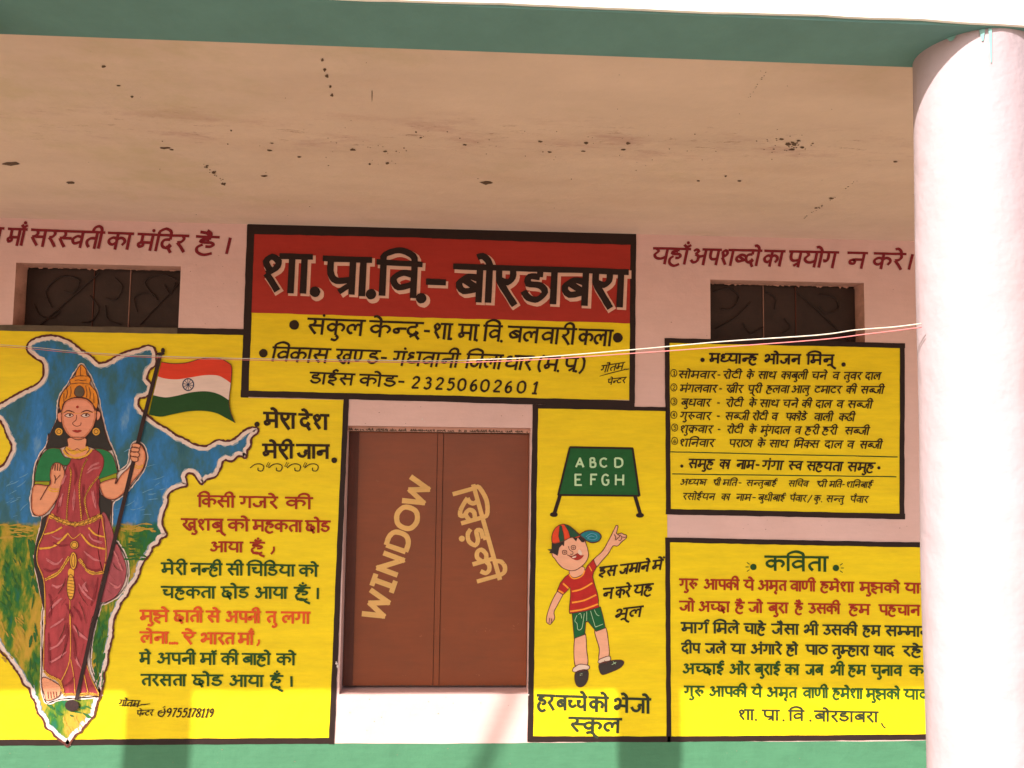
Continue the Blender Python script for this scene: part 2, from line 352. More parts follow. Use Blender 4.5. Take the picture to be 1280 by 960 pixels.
for k in range(3):
    c = thing('veranda_column', clabels[k], 'column', (CX if k == 0 else -305*U-SP*(k-1), CYY if k == 0 else -DW+433.5*U, 0), 'round columns along the veranda edge')
    mm = column_mesh(k+3, CR if k == 0 else 28.3*U); o = mm.build('shaft', 'column', None, True); o.parent = c
    if k == 0:      # turquoise runs of paint under the beam
        for a0, z0, z1, ww in ((-1.86, -.003, -.085, .007), (-1.98, -.002, -.03, .012), (-2.45, -.001, -.012, .022)):
            d = MB(); rr = CR+.0045
            for i in range(8):
                t0, t1 = i/8, (i+1)/8; f0, f1 = ww*(1-.7*t0)/CR/2, ww*(1-.7*t1)/CR/2
                q = lambda a, t: (rr*math.cos(a)-.001, rr*math.sin(a), ZB+z0+(z1-z0)*t)
                d.face([q(a0-f0, t0), q(a0+f0, t0), q(a0+f1, t1), q(a0-f1, t1)])
            dd = d.build('paint_drip', 'drip', None); dd.parent = c

# ceiling wear: chips, pinholes and a rough seam (spots lie 1 mm under the slab)
def ceil_pt(x, y):
    d = RAY(x, y); t = (ZC-EYE-.001)/d.z; return (d.x*t, -DW+d.y*t)
def blot(m, x, y, rx, ry, n=11, zz=.001):
    m.k += 1; z = ZC-zz-(m.k % 9)*.0001
    p = [ceil_pt(x+rx*math.cos(6.2832*i/n)*random.uniform(.6, 1.25), y+ry*math.sin(6.2832*i/n)*random.uniform(.6, 1.25)) for i in range(n)]
    m.face([(a, b, z) for a, b in p])
sp = MB()
for x, y, rx, ry in ((15, 205, 11, 2.6), (608, 228.5, 8, 2.6), (129, 83, 3, 2), (88, 228.5, 5, 1.8), (403, 75, 1.8, 2.2), (406, 87, 2, 2.4), (409, 95, 2.2, 2.4), (413, 108, 1.8, 2), (415, 119, 2.2, 2),
                     (289, 163, 1.2, 1.2), (337, 188, 3.6, 1.4), (340, 179, 2.4, .9), (330, 220, 3.8, 1.2), (374, 196, 3, 1), (441, 187, 4, 1.6), (462, 205, 1.6, 1.6), (482, 189, 3, 1), (484, 204, 2.6, 1.6),
                     (520, 165, 1.4, 1.2), (526, 172, 1.6, 1.2), (581, 181, 3, 1), (206, 185, 7, 1.3), (215, 187, 3, 1), (267, 215.5, 3, 1.8), (279, 230, 3.6, 1.4), (259, 207, 2, 1),
                     (675, 177, 3, 1.3), (687, 190, 3, 1.2), (733, 179, 3, 1.6), (729, 189, 2.6, 1.1), (779, 187, 3.4, 1.2), (785, 179, 3.4, 1.5), (873, 226, 3, 1), (924, 226, 3, 1), (907, 220, 1.4, 1.2),
                     (977, 174, 3, 1.3), (985, 180, 4, 2), (993, 180, 3.4, 2.4), (998, 176, 3, 1.4), (990, 187, 4, 1.5), (1003, 184, 3, 1.6), (1119, 202, 3, 1), (1039, 248, 3, 1.2), (1020, 260, 2, 1), (148, 107, 3, 1), (165, 121, 2, 1.4), (465, 119, .7, 7), (505, 185, 1, 1)):
    blot(sp, x, y, rx, ry)
for _ in range(60):
    blot(sp, random.gauss(430, 120) if random.random() < .55 else random.uniform(640, 1020), random.gauss(188, 16), random.uniform(.4, 1.1), random.uniform(.35, .8), 6)
for _ in range(26): blot(sp, 990+random.gauss(0, 12), 181+random.gauss(0, 4.5), random.uniform(.5, 1.6), random.uniform(.4, .9), 7)
for _ in range(26): blot(sp, random.uniform(0, 1140), random.uniform(70, 275), random.uniform(.3, .8), random.uniform(.3, .6), 6)
for _ in range(20): t = random.random(); blot(sp, 255+t*28+random.gauss(0, 1.5), 205+t*27, random.uniform(.4, 1.2), random.uniform(.4, .8), 6)
for _ in range(22): t = random.random(); blot(sp, 1070-t*66+random.gauss(0, 1), 226+t*48, random.uniform(.4, 1.3), random.uniform(.3, .7), 6)
for _ in range(14): t = random.random(); blot(sp, 958-t*30+random.gauss(0, 1), 90+t*42, random.uniform(.4, 1.1), random.uniform(.3, .7), 6)
o = sp.build('chipped_spots', 'spot', roof); o['kind'] = 'stuff'

# ventilators
def ventilator(h, cuts, lab, curls, side):
    x0, x1, z0, z1 = h; d = .10
    v = MB().box(x0, x1, d+.012, d+.03, z0, z1).build('ventilator', 'vent', wall); v['label'] = lab
    xs = [x0]+[x0+(x1-x0)*c for c in cuts]+[x1]
    for i in range(3):
        MB().box(xs[i]+.003, xs[i+1]-.003, d, d+.011, z0+.001, z1-.012-random.uniform(0, .006)).build('sheet', 'vent', v)
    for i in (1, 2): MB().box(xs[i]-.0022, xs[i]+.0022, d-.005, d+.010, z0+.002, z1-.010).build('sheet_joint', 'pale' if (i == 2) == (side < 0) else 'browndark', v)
    hh = z1-z0; ww = x1-x0
    for pts in curls:
        q = cr([(a, b) for a, b in pts], step=.03) if len(pts) > 2 else pts
        MB().tube([(x0+a*ww, d-.008, z0+b*hh) for a, b in q], .0036, 6).build('grille_bar', 'grille', v)
    cl = MB(); x = x0      # crumbling mortar along the head
    while x < x1-.05:
        wdt = random.uniform(.012, .05); n_ = 6; a_ = [random.uniform(.2, 1) for _ in range(n_)]; hh_ = random.choice((.004, .007, .013))
        cl.face([(x, d-.002, z1-.001)]+[(x+wdt*(i+.7)/n_, d-.0023, z1-.002-hh_*a_[i]*math.sin(math.pi*(i+.7)/n_)) for i in range(n_)]+[(x+wdt, d-.002, z1-.001)]); x += wdt*random.uniform(.9, 1.6)
    cl.build('crumbled_mortar', 'reveal', v)['kind'] = 'stuff'
    return v
curlA = [[(.10, .05), (.45, .92)], [(.17, .35), (.13, .62), (.22, .85), (.33, .80), (.30, .60), (.24, .62)], [(.06, .40), (.10, .22), (.18, .18), (.22, .30)],
         [(.40, .55), (.46, .35), (.42, .15), (.36, .12)], [(.55, .85), (.60, .70), (.56, .50), (.50, .52)], [(.70, .30), (.68, .55), (.78, .62), (.82, .50)], [(.80, .55), (.74, .80), (.84, .92), (.93, .85)], [(.72, .10), (.99, .90)], [(.86, .75), (.90, .60), (.93, .80)], [(.50, .40), (.52, .18), (.60, .10)]]
curlB = [[(.05, .85), (.15, .92), (.22, .80), (.18, .60), (.10, .58)], [(.25, .35), (.30, .20), (.38, .30)], [(.40, .88), (.46, .78), (.46, .60)], [(.60, .9), (.76, .55), (.95, .10)], [(.76, .85), (.86, .80), (.88, .62), (.80, .55), (.75, .65)], [(.58, .12), (.66, .05)], [(.06, .25), (.20, .45), (.30, .70)], [(.52, .45), (.56, .30), (.50, .2)]]
ventilator(VL, (.42, .645), 'dark grilled ventilator above the flag mural', curlA, -1)
ventilator(VR, (.385, .60), 'dark grilled ventilator above the meal menu', curlB, 1)

# window: two brown shutters set back behind the plaster face
D = .085
wz = W(545, 541, D)[1]; wb = W(545, 857.5, D)[1]; wx0 = WIN[0]+.0015; wx1 = WIN[1]-.0015
win = MB().box(wx0, wx1, D+.03, D+.05, WIN[2]+.002, WIN[3]-.002).build('window', 'browndark', wall)
win['label'] = 'closed two-leaf brown window with painted words'
xm = W(548, 700, D)[0]
MB().box(wx0+.001, xm-.0175, D, D+.028, wb+.004, wz).build('shutter', 'brown', win)
MB().box(xm+.0165, wx1-.001, D, D+.028, wb+.002, wz-.002).build('shutter', 'brown', win)
MB().box(xm-.0145, xm+.0135, D-.004, D+.024, wb+.004, wz-.002).build('cover_strip', 'brown', win)
MB().box(wx0+.002, wx0+.052, D-.004, D-.0005, wb+.006, wz-.003).build('shade_strip', 'browndark', win)  # darker brown strip painting in the shade along the left shutter edge
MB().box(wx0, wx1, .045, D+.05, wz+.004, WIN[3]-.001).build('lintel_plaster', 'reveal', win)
cl = MB(); x = wx0
while x < wx1-.01:
    wdt = random.uniform(.006, .022); zq = wz+.006
    cl.face([(x, D-.003, zq), (x+wdt*.5, D-.0032, zq-random.uniform(.002, .010)), (x+wdt, D-.003, zq)])
    if random.random() < .7: cl.face([(x, .043, zq+random.uniform(0, .006)), (x+wdt, .0432, zq-.001), (x+wdt*.6, .043, zq+random.uniform(.008, .018))])
    x += wdt*.7
cl.build('crumbled_edge', 'spot', win)['kind'] = 'stuff'
cl = MB(); x = wx0
while x < wx1-.01:
    wdt = random.uniform(.006, .03); cl.face([(x, D-.0034, wb+.002), (x+wdt, D-.0034, wb+.002), (x+wdt*.5, D-.0036, wb+random.uniform(.004, .009))]); x += wdt*.9
cl.build('sill_grime', 'spot', win)['kind'] = 'stuff'

# ------------------------------------------------------------------ brush lettering
G = {}
def gd(ch, wd, b, s, bar=True, hl='full'):
    st = []
    for part in s.split(';'):
        part = part.strip()
        if not part: continue
        k, *pts = part.split(); st.append((k, [tuple(float(v) for v in p.split(',')) for p in pts]))
    G[ch] = dict(w=wd, b=b, st=st, bar=bar, hl=(0, wd) if hl == 'full' else hl)
gd('क', 88, 44, 's 44,64 26,72 9,58 12,38 28,30 44,46; s 44,60 58,72 74,66 80,48 70,28')
gd('ख', 96, 80, 's 28,100 33,80 26,62 12,58; s 12,58 26,34 42,12; s 42,12 56,6 60,22 52,36; s 80,64 58,68 48,50 58,30 80,40')
gd('ग', 66, 52, 's 22,100 24,66 20,46 9,42 7,54')
gd('घ', 80, 66, 's 14,98 28,82 14,62 26,36 66,42')
gd('च', 78, 64, 'l 8,70 38,70; s 34,70 20,58 22,38 40,30 64,44')
gd('छ', 78, 46, 'l 16,100 14,76; s 14,76 24,64 46,68; s 24,64 10,46 16,22 42,18 60,34 52,52 38,44 46,20 58,-8', False)
gd('ज', 84, 68, 'l 68,60 42,58; s 42,58 50,38 38,18 18,22 8,44')
gd('झ', 96, 80, 'l 30,100 30,86; s 30,86 10,84 12,68 36,66 46,52 34,38 14,42; s 16,42 12,24 26,8 44,-6; l 44,56 80,56')
gd('ट', 66, 38, 'l 38,100 38,80; s 56,76 30,80 10,60 12,34 34,16 60,28', False)
gd('ठ', 68, 36, 'l 36,100 36,80; o 36,80 12,66 10,38 34,16 58,36 58,64', False)
gd('ड', 68, 44, 'l 44,100 44,78; s 44,78 20,78 18,58 46,54 58,36 42,14 20,18 8,36', False)
gd('ढ', 68, 38, 'l 38,100 38,80; s 38,80 14,68 8,40 24,14 50,16 58,36 44,50 30,38', False)
gd('ण', 90, 78, 's 12,100 12,44 26,28 42,44 42,100')
gd('त', 68, 56, 's 56,62 30,62 14,46 16,26 28,8')
gd('थ', 86, 70, 's 16,70 10,86 24,98 36,86 28,68 14,54 22,36 48,32 70,44', hl=(50, 86))
gd('द', 66, 42, 'l 42,100 42,76; s 42,76 18,72 10,52 18,30 38,24 48,36 38,46; s 36,40 44,18 56,-4', False)
gd('ध', 80, 66, 's 38,92 18,94 14,76 38,66; s 38,66 14,54 14,32 38,26 66,38', hl=(48, 80))
gd('न', 72, 60, 'l 60,60 28,60; s 28,60 12,52 14,36 28,34 30,48 24,60')
gd('प', 68, 56, 's 14,100 14,60 26,40 56,44')
gd('ब', 72, 60, 's 60,66 34,72 12,52 24,30 60,40; l 24,62 52,42')
gd('भ', 88, 72, 's 14,74 12,90 26,96 38,84 36,60 32,36 18,26 10,38 22,50; l 22,50 72,50', hl=(50, 88))
gd('म', 78, 64, 'l 20,100 20,50; l 20,50 64,50; s 20,50 8,40 14,24 28,30 26,50')
gd('य', 78, 64, 's 14,100 26,82 12,58 22,38 44,34 64,48')
gd('र', 52, 32, 's 30,100 36,80 26,62 10,58; s 10,58 28,32 46,0', False)
gd('R', 60, 40, 's 12,100 13,66 26,38 50,-6; s 44,100 44,74 32,60 14,66', False)
gd('ल', 84, 68, 's 68,66 54,72 44,56 42,34; s 44,54 34,70 14,60 10,36 22,16 32,22')
gd('व', 70, 56, 's 56,66 32,72 12,52 24,28 56,42')
gd('श', 84, 68, 's 20,64 12,84 24,98 38,86 34,68 14,52; s 14,52 26,32 40,6', hl=(44, 84))
gd('स', 86, 70, 's 30,100 36,80 26,62 10,58; s 10,58 24,32 42,4; l 26,58 70,58')
gd('ह', 66, 38, 'l 38,100 38,85; s 38,85 18,84 13,73 26,67 45,67 53,55 45,43 31,43; s 22,54 8,36 11,8 32,-8 55,4', False)
gd('X', 92, 76, 's 30,100 14,84 30,70 50,64; s 50,64 24,58 12,40 26,28 40,44 54,20; l 50,58 76,52')
gd('Y', 88, 70, 's 14,70 12,88 26,96 34,84 14,58; s 14,58 30,44 40,26; l 70,40 40,24; l 40,24 52,8')
gd('V', 74, 30, 's 28,100 34,80 24,62 10,58; s 10,58 26,34 44,4; s 34,48 50,62 62,48 52,32', False)
gd('अ', 96, 80, 's 12,88 26,98 40,88 24,68; s 24,68 44,56 42,26 22,16 6,32; s 34,64 50,54 80,62', hl=(62, 96))
gd('इ', 62, 40, 'l 40,100 40,84; s 40,84 16,82 16,66 42,64 50,48 32,36 16,40; s 18,38 14,22 30,10 44,-4', False)
gd('ई', 62, 40, 'l 40,100 40,84; s 40,84 16,82 16,66 42,64 50,48 32,36 16,40; s 18,38 14,22 30,10 44,-4; s 40,100 32,120 46,132 58,120', False)
gd('उ', 60, 34, 'l 36,100 38,82; s 38,82 42,64 20,58; s 20,58 48,52 50,28 28,12 6,30', False)
gd('ए', 64, 44, 's 12,100 12,70 26,42 44,-2; s 48,100 48,72 34,58 16,66', False)
gd('A', 84, 40, 'l 8,0 40,100 72,0; l 20,34 60,34', False, None); gd('B', 76, 40, 'l 12,0 12,100; s 12,100 48,98 50,60 12,54; s 12,54 60,48 58,4 12,0', False, None)
gd('C', 80, 40, 's 66,84 44,100 16,84 8,50 16,16 44,0 66,18', False, None); gd('D', 84, 40, 'l 12,0 12,100; s 12,100 46,98 68,76 68,26 46,2 12,0', False, None)
gd('E', 72, 40, 'l 60,100 12,100 12,0 62,0; l 12,52 50,52', False, None); gd('F', 70, 40, 'l 60,100 12,100 12,0; l 12,54 48,54', False, None)
gd('G', 86, 40, 's 68,84 44,100 16,84 8,50 16,14 44,0 68,14; l 68,14 68,46 44,46', False, None); gd('H', 84, 40, 'l 12,0 12,100; l 68,0 68,100; l 12,52 68,52', False, None)
gd('W', 104, 40, 'l 6,100 26,0 52,82 78,0 98,100', False, None); gd('I', 66, 40, 'l 33,0 33,100; l 10,100 56,100; l 10,0 56,0', False, None)
gd('N', 90, 40, 'l 12,0 12,100 70,0 70,100', False, None); gd('O', 92, 40, 'o 44,100 14,84 6,50 14,16 44,0 74,16 82,50 74,84', False, None)
gd('0', 80, 40, 'o 40,100 12,84 6,50 12,16 40,0 66,16 72,50 66,84', False, None); gd('1', 60, 30, 'l 14,78 40,100 34,0; l 12,0 54,0', False, None)
gd('2', 78, 40, 's 10,78 28,100 58,92 60,64 34,34 8,2; l 8,2 68,4', False, None); gd('3', 74, 40, 's 12,88 38,100 60,84 50,62 28,54; s 28,54 62,48 60,14 34,0 8,12', False, None)
gd('5', 74, 40, 'l 64,100 22,98 16,58; s 16,58 46,66 64,42 52,10 28,0 8,10', False, None); gd('6', 76, 40, 's 58,98 28,82 10,44 18,8 44,0 64,20 56,48 34,52 14,34', False, None)
gd('7', 70, 40, 'l 8,98 62,100; s 62,100 40,60 28,0', False, None); gd('8', 74, 40, 'o 38,54 14,72 18,94 40,100 60,88 56,68 38,54 12,34 12,10 36,0 60,12 60,36', False, None)
gd('9', 74, 40, 'o 58,74 40,98 16,88 12,62 34,52 56,66; s 58,74 56,40 34,0', False, None)
gd('4', 74, 40, 'l 46,0 46,100 8,34 66,34', False, None)
gd('.', 30, 12, 'p 10,6', False, None); gd('-', 50, 20, 'l 8,52 42,52', False, None); gd('।', 24, 12, 'l 12,100 12,2', False, None)
gd(',', 24, 10, 's 14,14 12,0 4,-16', False, None); gd('/', 40, 20, 'l 34,108 6,-14', False, None)
gd('(', 34, 16, 's 28,112 10,86 8,30 26,-8', False, None); gd(')', 34, 16, 's 6,112 24,86 26,30 8,-8', False, None); gd(' ', 40, 10, '', False, None)
TOP = {'े': 1, 'ै': 2}
def shape(word):
    """devanagari word -> strokes in em units (headline 100, foot 0), width"""
    word = word.replace('क्ष', 'X').replace('श्र', 'Y').replace('रू', 'V').replace('आ', 'अा').replace('ऐ', 'एे').replace('औ', 'अौ')
    ch = list(word); i = 0
    while i < len(ch):
        if ch[i] == 'ि':
            j = i-1
            while j-2 >= 0 and ch[j-1] == '्': j -= 2
            ch.pop(i); ch.insert(j, 'ि'); 
        i += 1
    out = []; x = 0; xb = 0; hook = None; reph = False; hls = []; i = 0
    def add(k, pts): out.append((k, pts))
    while i < len(ch):
        c = ch[i]; nx = ch[i+1] if i+1 < len(ch) else ''
        if c == 'र' and nx == '्' and i+2 < len(ch): reph = True; i += 2; continue
        if c in G:
            g_ = G[c]; half = nx == '्' and i+2 < len(ch) and ch[i+2] != 'र'
            dx, dy, ro = random.uniform(-1.5, 1.5), random.uniform(-1.5, 1.5), random.uniform(-.02, .02)
            for k, p in g_['st']: add(k, [(x+a+dx+ro*b, b+dy-ro*a if b < 99 else b) for a, b in p])
            if half:
                wd = g_['b']-6 if g_['bar'] else g_['w']-6
                if c == 'क': wd = 74
                if g_['hl']: hls.append((x+g_['hl'][0]*.8, x+wd))
                if c == 'क': add('l', [(x+44, 100), (x+44, 0)])
                x += wd; i += 2; continue
            if g_['bar']: add('l', [(x+g_['b']+dx+3*ro, 100), (x+g_['b']+dx, random.uniform(-2, 2))])
            if g_['hl']: hls.append((x+g_['hl'][0], x+g_['hl'][1]))
            xb = x+g_['b']
            if nx == '्' and i+2 < len(ch) and ch[i+2] == 'र': add('l', [(xb, 32), (xb-24, 8)]); i += 2
            if hook is not None:
                m_ = (hook+xb)/2; add('s', [(hook, 100), (hook+2, 122), (m_, 138), (xb-4, 124), (xb, 102)]); hook = None
            x += g_['w']
        elif c == 'ि': add('l', [(x+12, 100), (x+12, 0)]); hls.append((x, x+24)); hook = x+12; x += 22
        elif c in 'ाोौीॉ':
            b = x+10; add('l', [(b, 100), (b, random.uniform(-2, 2))]); hls.append((x, x+24)); pb = xb; xb = b; x += 24
            if c in 'ोौ': add('s', [(b+2, 100), (b-5, 120), (b-18, 132), (b-30, 128)])
            if c == 'ौ': add('s', [(b+2, 100), (b+2, 120), (b-6, 138)])
            if c == 'ी': add('s', [(b, 100), (b-4, 126), (b-20, 137), (b-38, 126), (b-44, 102)])
            if c == 'ॉ': add('s', [(b-16, 128), (b, 116), (b+16, 130)])
        elif c == 'े': add('s', [(xb+2, 100), (xb-5, 120), (xb-18, 132), (xb-30, 128)])
        elif c == 'ै': add('s', [(xb+2, 100), (xb-8, 120), (xb-30, 128)]); add('s', [(xb+3, 100), (xb+2, 122), (xb-10, 138)])
        elif c == 'ं': add('p', [(xb+(14 if i and ch[i-1] in 'ेो' else 0), 124)])
        elif c == 'ँ': add('s', [(xb-18, 128), (xb-4, 114), (xb+14, 126)]); add('p', [(xb-2, 140)])
        elif c == 'ु': add('s', [(xb+2, 2), (xb+12, -12), (xb+2, -30), (xb-18, -24)])
        elif c == 'ू': add('s', [(xb-28, -6), (xb-12, 2), (xb+2, -6), (xb+10, -22), (xb+28, -38)])
        elif c == 'ृ': add('s', [(xb-6, 0), (xb-14, -14), (xb+2, -28)])
        elif c == '़': add('p', [(xb-14, -14)])
        if reph and c not in G: pass
        if reph and c in G: add('s', [(xb, 100), (xb-6, 120), (xb+8, 132), (xb+20, 120)]); reph = False
        i += 1
    # join neighbouring headline pieces
    hls.sort(); jo = []
    for a, b in hls:
        if jo and a <= jo[-1][1]+3: jo[-1] = (jo[-1][0], max(b, jo[-1][1]))
        else: jo.append((a, b))
    for a, b in jo: add('h', [(a, 100), (b, 100)])
    return out, max(1, x)
def write(mb, words, y0, y1, xa, xb_, h, pen, base, slant=0.0, nib=.16, off=(0, 0), rnd=None):
    """words = [(text, x0, x1)] in photo pixels; the headline runs from (xa, y0) to (xb_, y1)"""
    st0 = random.getstate()
    if rnd is not None: random.seed(rnd)
    for t, x0, x1 in words:
        S, wd = shape(t); sx = (x1-x0)/wd
        k = (y1-y0)/(xb_-xa)
        def T(p):
            X = x0+p[0]*sx-slant*(100-p[1])/100*h; Y = y0+k*(x0+p[0]*sx-xa)+(100-p[1])/100*h
            return (X+off[0], Y+off[1])
        for kind, pts in S:
            q = [T(p) for p in pts]
            if kind == 'p': mb.dot(q[0][0], q[0][1], pen*.62, base, n=10)
            elif kind == 'h':
                e = pen*.25; q = [(q[0][0]-e, q[0][1]), (q[1][0]+e, q[1][1])]; mb.ribbon(wob(q[0], q[1], .12*pen/2, max(3, h*.3)), pen*.95, base, rough=.05)
            elif kind == 'l': seg_lines(mb, q, pen, base, nib)
            elif kind == 'o': mb.ribbon(cr(q, True, max(1, h*.09)), pen, base, closed=True, nib=nib)
            else: mb.ribbon(cr(q, False, max(1, h*.09)), pen, base, nib=nib)
    if rnd is not None: random.setstate(st0)
def seg_lines(mb, q, pen, base, nib):
    """straight strokes: each leg is its own pull of the brush"""
    if len(q) == 2: return mb.ribbon(q, pen, base, nib=nib)
    for i in range(len(q)-1):
        a, b = q[i], q[i+1]; l = math.hypot(b[0]-a[0], b[1]-a[1]) or 1; e = pen*.32; ux, uy = (b[0]-a[0])/l*e, (b[1]-a[1])/l*e
        mb.ribbon([(a[0]-(ux if i else 0), a[1]-(uy if i else 0)), (b[0]+(ux if i < len(q)-2 else 0), b[1]+(uy if i < len(q)-2 else 0))], pen, base, nib=nib)
def write_dir(mb, text, start, d, u, length, h, pen, base, nib=.1):
    """lettering along any direction: d = reading direction, u = upward, both unit vectors in pixels"""
    S, wd = shape(text); sx = length/wd
    T = lambda p: (start[0]+d[0]*p[0]*sx+u[0]*p[1]/100*h, start[1]+d[1]*p[0]*sx+u[1]*p[1]/100*h)
    for kind, pts in S:
        q = [T(p) for p in pts]
        if kind == 'p': mb.dot(q[0][0], q[0][1], pen*.7, base)
        elif kind in 'lh': seg_lines(mb, q, pen, base, nib)
        else: mb.ribbon(cr(q, kind == 'o', 2), pen, base, closed=kind == 'o', nib=nib)

# paint layers on the wall (metres proud of the plaster)
L0, L1, L2, L3, L4, L5, L6, L7 = .002, .0035, .005, .0065, .008, .0095, .011, .0125
def panel(root, corners, mat='yellow'):
    return MB().poly(corners, L0).build('painted_ground', mat, root)
def border(root, lines, name='border', mat='black'):
    m = MB()
    for a, b, wd in lines: m.ribbon(wob(a, b, .35), wd, L1, rough=.05)
    return m.build(name, mat, root)
def line_of(root, words, y0, y1, h, pen, mat, slant=0., nib=.16, name='lettering', extra=None, label=None, base=L2):
    m = MB(); write(m, words, y0, y1, words[0][1], words[-1][2], h, pen, base, slant, nib)
    if extra: extra(m)
    o = m.build(name, mat, root)
    if label: o['label'] = label
    return o

# ---------------------------------------- slogans on the pink wall
def slogan(label, words, y0, y1, h, pen, slant, mat):
    m = MB(); write(m, words, y0, y1, words[0][1], words[-1][2], h, pen, L0, slant)
    o = m.build('wall_slogan', mat); tag(o, label, 'wall lettering', 'maroon slogans under the ceiling'); return o
slogan('maroon painted words above the ventilator at the upper left', [('न', -20, 5), ('माँ', 11, 34), ('सरस्वती', 40, 131), ('का', 136, 167), ('मंदिर', 173, 236), ('है', 246, 274), ('।', 284, 292)], 284.8, 297.5, 20.5, 3.5, .22, 'maroon')
slogan('maroon painted words above the ventilator at the upper right', [('यहाँ', 817, 863), ('अपशब्दो', 865, 952), ('का', 956, 981), ('प्रयोग', 987, 1048), ('न', 1060, 1084), ('करे', 1093, 1132), ('।', 1136, 1144)], 310.5, 318, 19.5, 3.3, .22, 'maroon')

# ---------------------------------------- school name board
nb = thing('school_name_board', 'red and yellow painted school name board over the window', 'sign', (W(550, 390)[0], 0, W(550, 390)[1]))
panel(nb, [(312, 284), (793, 295), (791, 500), (304, 494)], 'yellow')
MB().poly([(315, 285)]+[(793, 296), (793, 404.5)]+[(x, 404.5+(x-793)*(404.5-391)/(793-311)+random.uniform(-.4, .4)) for x in range(780, 320, -14)]+[(311, 391)], L0+.001).build('red_band', 'red', nb)
border(nb, [((310, 286.5), (550, 291.5), 12.5), ((540, 291.3), (795, 299.5), 14), ((313.8, 281), (306, 497), 9.5), ((791.5, 293), (789.8, 504), 7), ((301, 491.8), (793, 505), 8)])
tw = [([('शा', 325.5, 389.5)], 319.8, 321.5, 46, 1), ([('प्रा', 405.6, 463.5)], 323.2, 325.3, 45, 2), ([('वि', 472.7, 526.5)], 327.5, 331, 42, 3), ([('बोRडाबRा', 568.4, 783.7)], 333.2, 340.5, 43.5, 4)]
for nm, mt, pen, off, bs in (('letter_edging', 'lshadow', 10.5, (2.6, 3.0), L1), ('title_lettering', 'black', 7.6, (0, 0), L3)):
    m = MB()
    for ws, a, b, h, sd in tw: write(m, ws, a, b, ws[0][1], ws[-1][2], h, pen, bs, .05, .12, off, rnd=sd*11)
    for x, y in ((394, 365), (464, 368), (526.5, 373)): m.dot(x+off[0], y+off[1], 6.6+(2 if off[0] else 0), bs)
    m.ribbon([(532.6+off[0], 352.3+off[1]), (557.5+off[0], 353.4+off[1])], 8 if not off[0] else 9, bs)
    m.build(nm, mt, nb)
line_of(nb, [('संकुल', 385.3, 457), ('केन्द्र', 462.5, 529.5), ('-', 529, 540), ('शा', 542, 566), ('.', 563.5, 570), ('मा', 573.5, 599), ('.', 595.5, 602), ('वि', 605, 628), ('.', 626.5, 633), ('बलवारी', 635.5, 720.8), ('कला', 723.8, 766.5)], 398.5, 413.6, 19.5, 3.0, 'ink', .12,
        extra=lambda m: (m.dot(368, 406.3, 6.2, L2), m.dot(772, 422.3, 6.2, L2)))
line_of(nb, [('विकास', 341.6, 414), ('खण्ड', 421, 476), ('-', 476, 487), ('गंधवानी', 493, 576), ('जिला', 584, 629.4), ('धार', 633, 668), ('(', 674, 681), ('म', 681.5, 700.5), ('.', 699, 705), ('प्र', 706, 723), ('.', 721, 727), (')', 726, 733)], 434.3, 448.2, 17.5, 2.8, 'ink', .22,
        extra=lambda m: m.dot(329.5, 441.6, 5.4, L2))
line_of(nb, [('डाईस', 388, 444), ('कोड', 450, 497), ('-', 497, 508), ('2', 516, 527), ('3', 530.5, 540.5), ('2', 545.5, 556.5), ('5', 560, 570), ('0', 573.5, 584), ('6', 589, 598.5), ('0', 602, 613), ('2', 617.5, 628.5), ('6', 632.5, 642), ('0', 647.5, 658.5), ('1', 665, 674)], 465.8, 478, 14, 2.5, 'ink', .16)
def sig(root, a, b, mt='ink'):
    m = MB(); write(m, a[0], a[1], a[2], a[0][0][1], a[0][-1][2], a[3], 1.3, L2, .3); write(m, b[0], b[1], b[2], b[0][0][1], b[0][-1][2], b[3], 1.2, L2, .25)
    m.ribbon(cr(a[4]), 1.1, L2, taper=True); m.ribbon(a[5], 1.6, L2, taper=True); m.build('signature', mt, root)
sig(nb, ([('गौतम', 752, 781)], 457.5, 453, 9, [(749, 470.5), (765, 466), (786, 461)], [(779, 461.5), (783, 461.8), (786.5, 461.4)]), ([('पेन्टर', 760, 783)], 474.2, 471.5, 7.5))

# ---------------------------------------- mural with map, woman and flag
mu = thing('flag_mural', 'yellow mural of a woman in a red sari holding a flag over a map', 'mural', (W(150, 670)[0], 0, W(150, 670)[1]))
panel(mu, [(-240, 406), (305, 416), (303, 497), (432, 500), (415, 926), (-240, 930)])
border(mu, [((-240, 405), (-2, 409.8), 7), ((222, 413.6), (306, 415.3), 7.5), ((433, 499), (414.2, 930), 6.8), ((-240, 929.5), (417.5, 925.6), 7.4), ((-240, 405), (-240, 930), 7)])
border(mu, [((-2, 409.8), (224, 413.7), 7.5)], 'faded_border', 'dull')
z1 = Zm(0, 400, 4.364); z2 = Zm(0, 600, 4.364); z3 = Zm(0, 780, 5.333); z4 = Zm(170, 420, 5.333)
mo = z1(0,460, 60,425, 130,385, 205,350, 240,300, 235,235, 195,210, 150,165, 160,125, 200,98, 270,85, 340,95, 400,125, 450,165, 505,200, 545,235, 590,225, 640,195, 700,170, 760,155, 810,138, 845,155, 855,200, 850,250, 820,275, 805,320, 830,350, 825,400, 790,425, 765,428, 757,460, 780,495, 800,510)
mo += z4(100,545, 160,590, 220,620, 270,660, 330,685, 390,720, 470,733, 540,695, 600,700, 650,690, 700,650, 740,620, 790,608, 818,620, 810,650, 775,680, 765,740, 745,760, 735,815, 690,800, 640,835, 590,830, 560,900, 530,940)
mo += [(260, 599), (253, 605), (247.5, 600), (243, 594), (237, 591.5), (233, 596), (234.5, 607), (223, 610.5)]
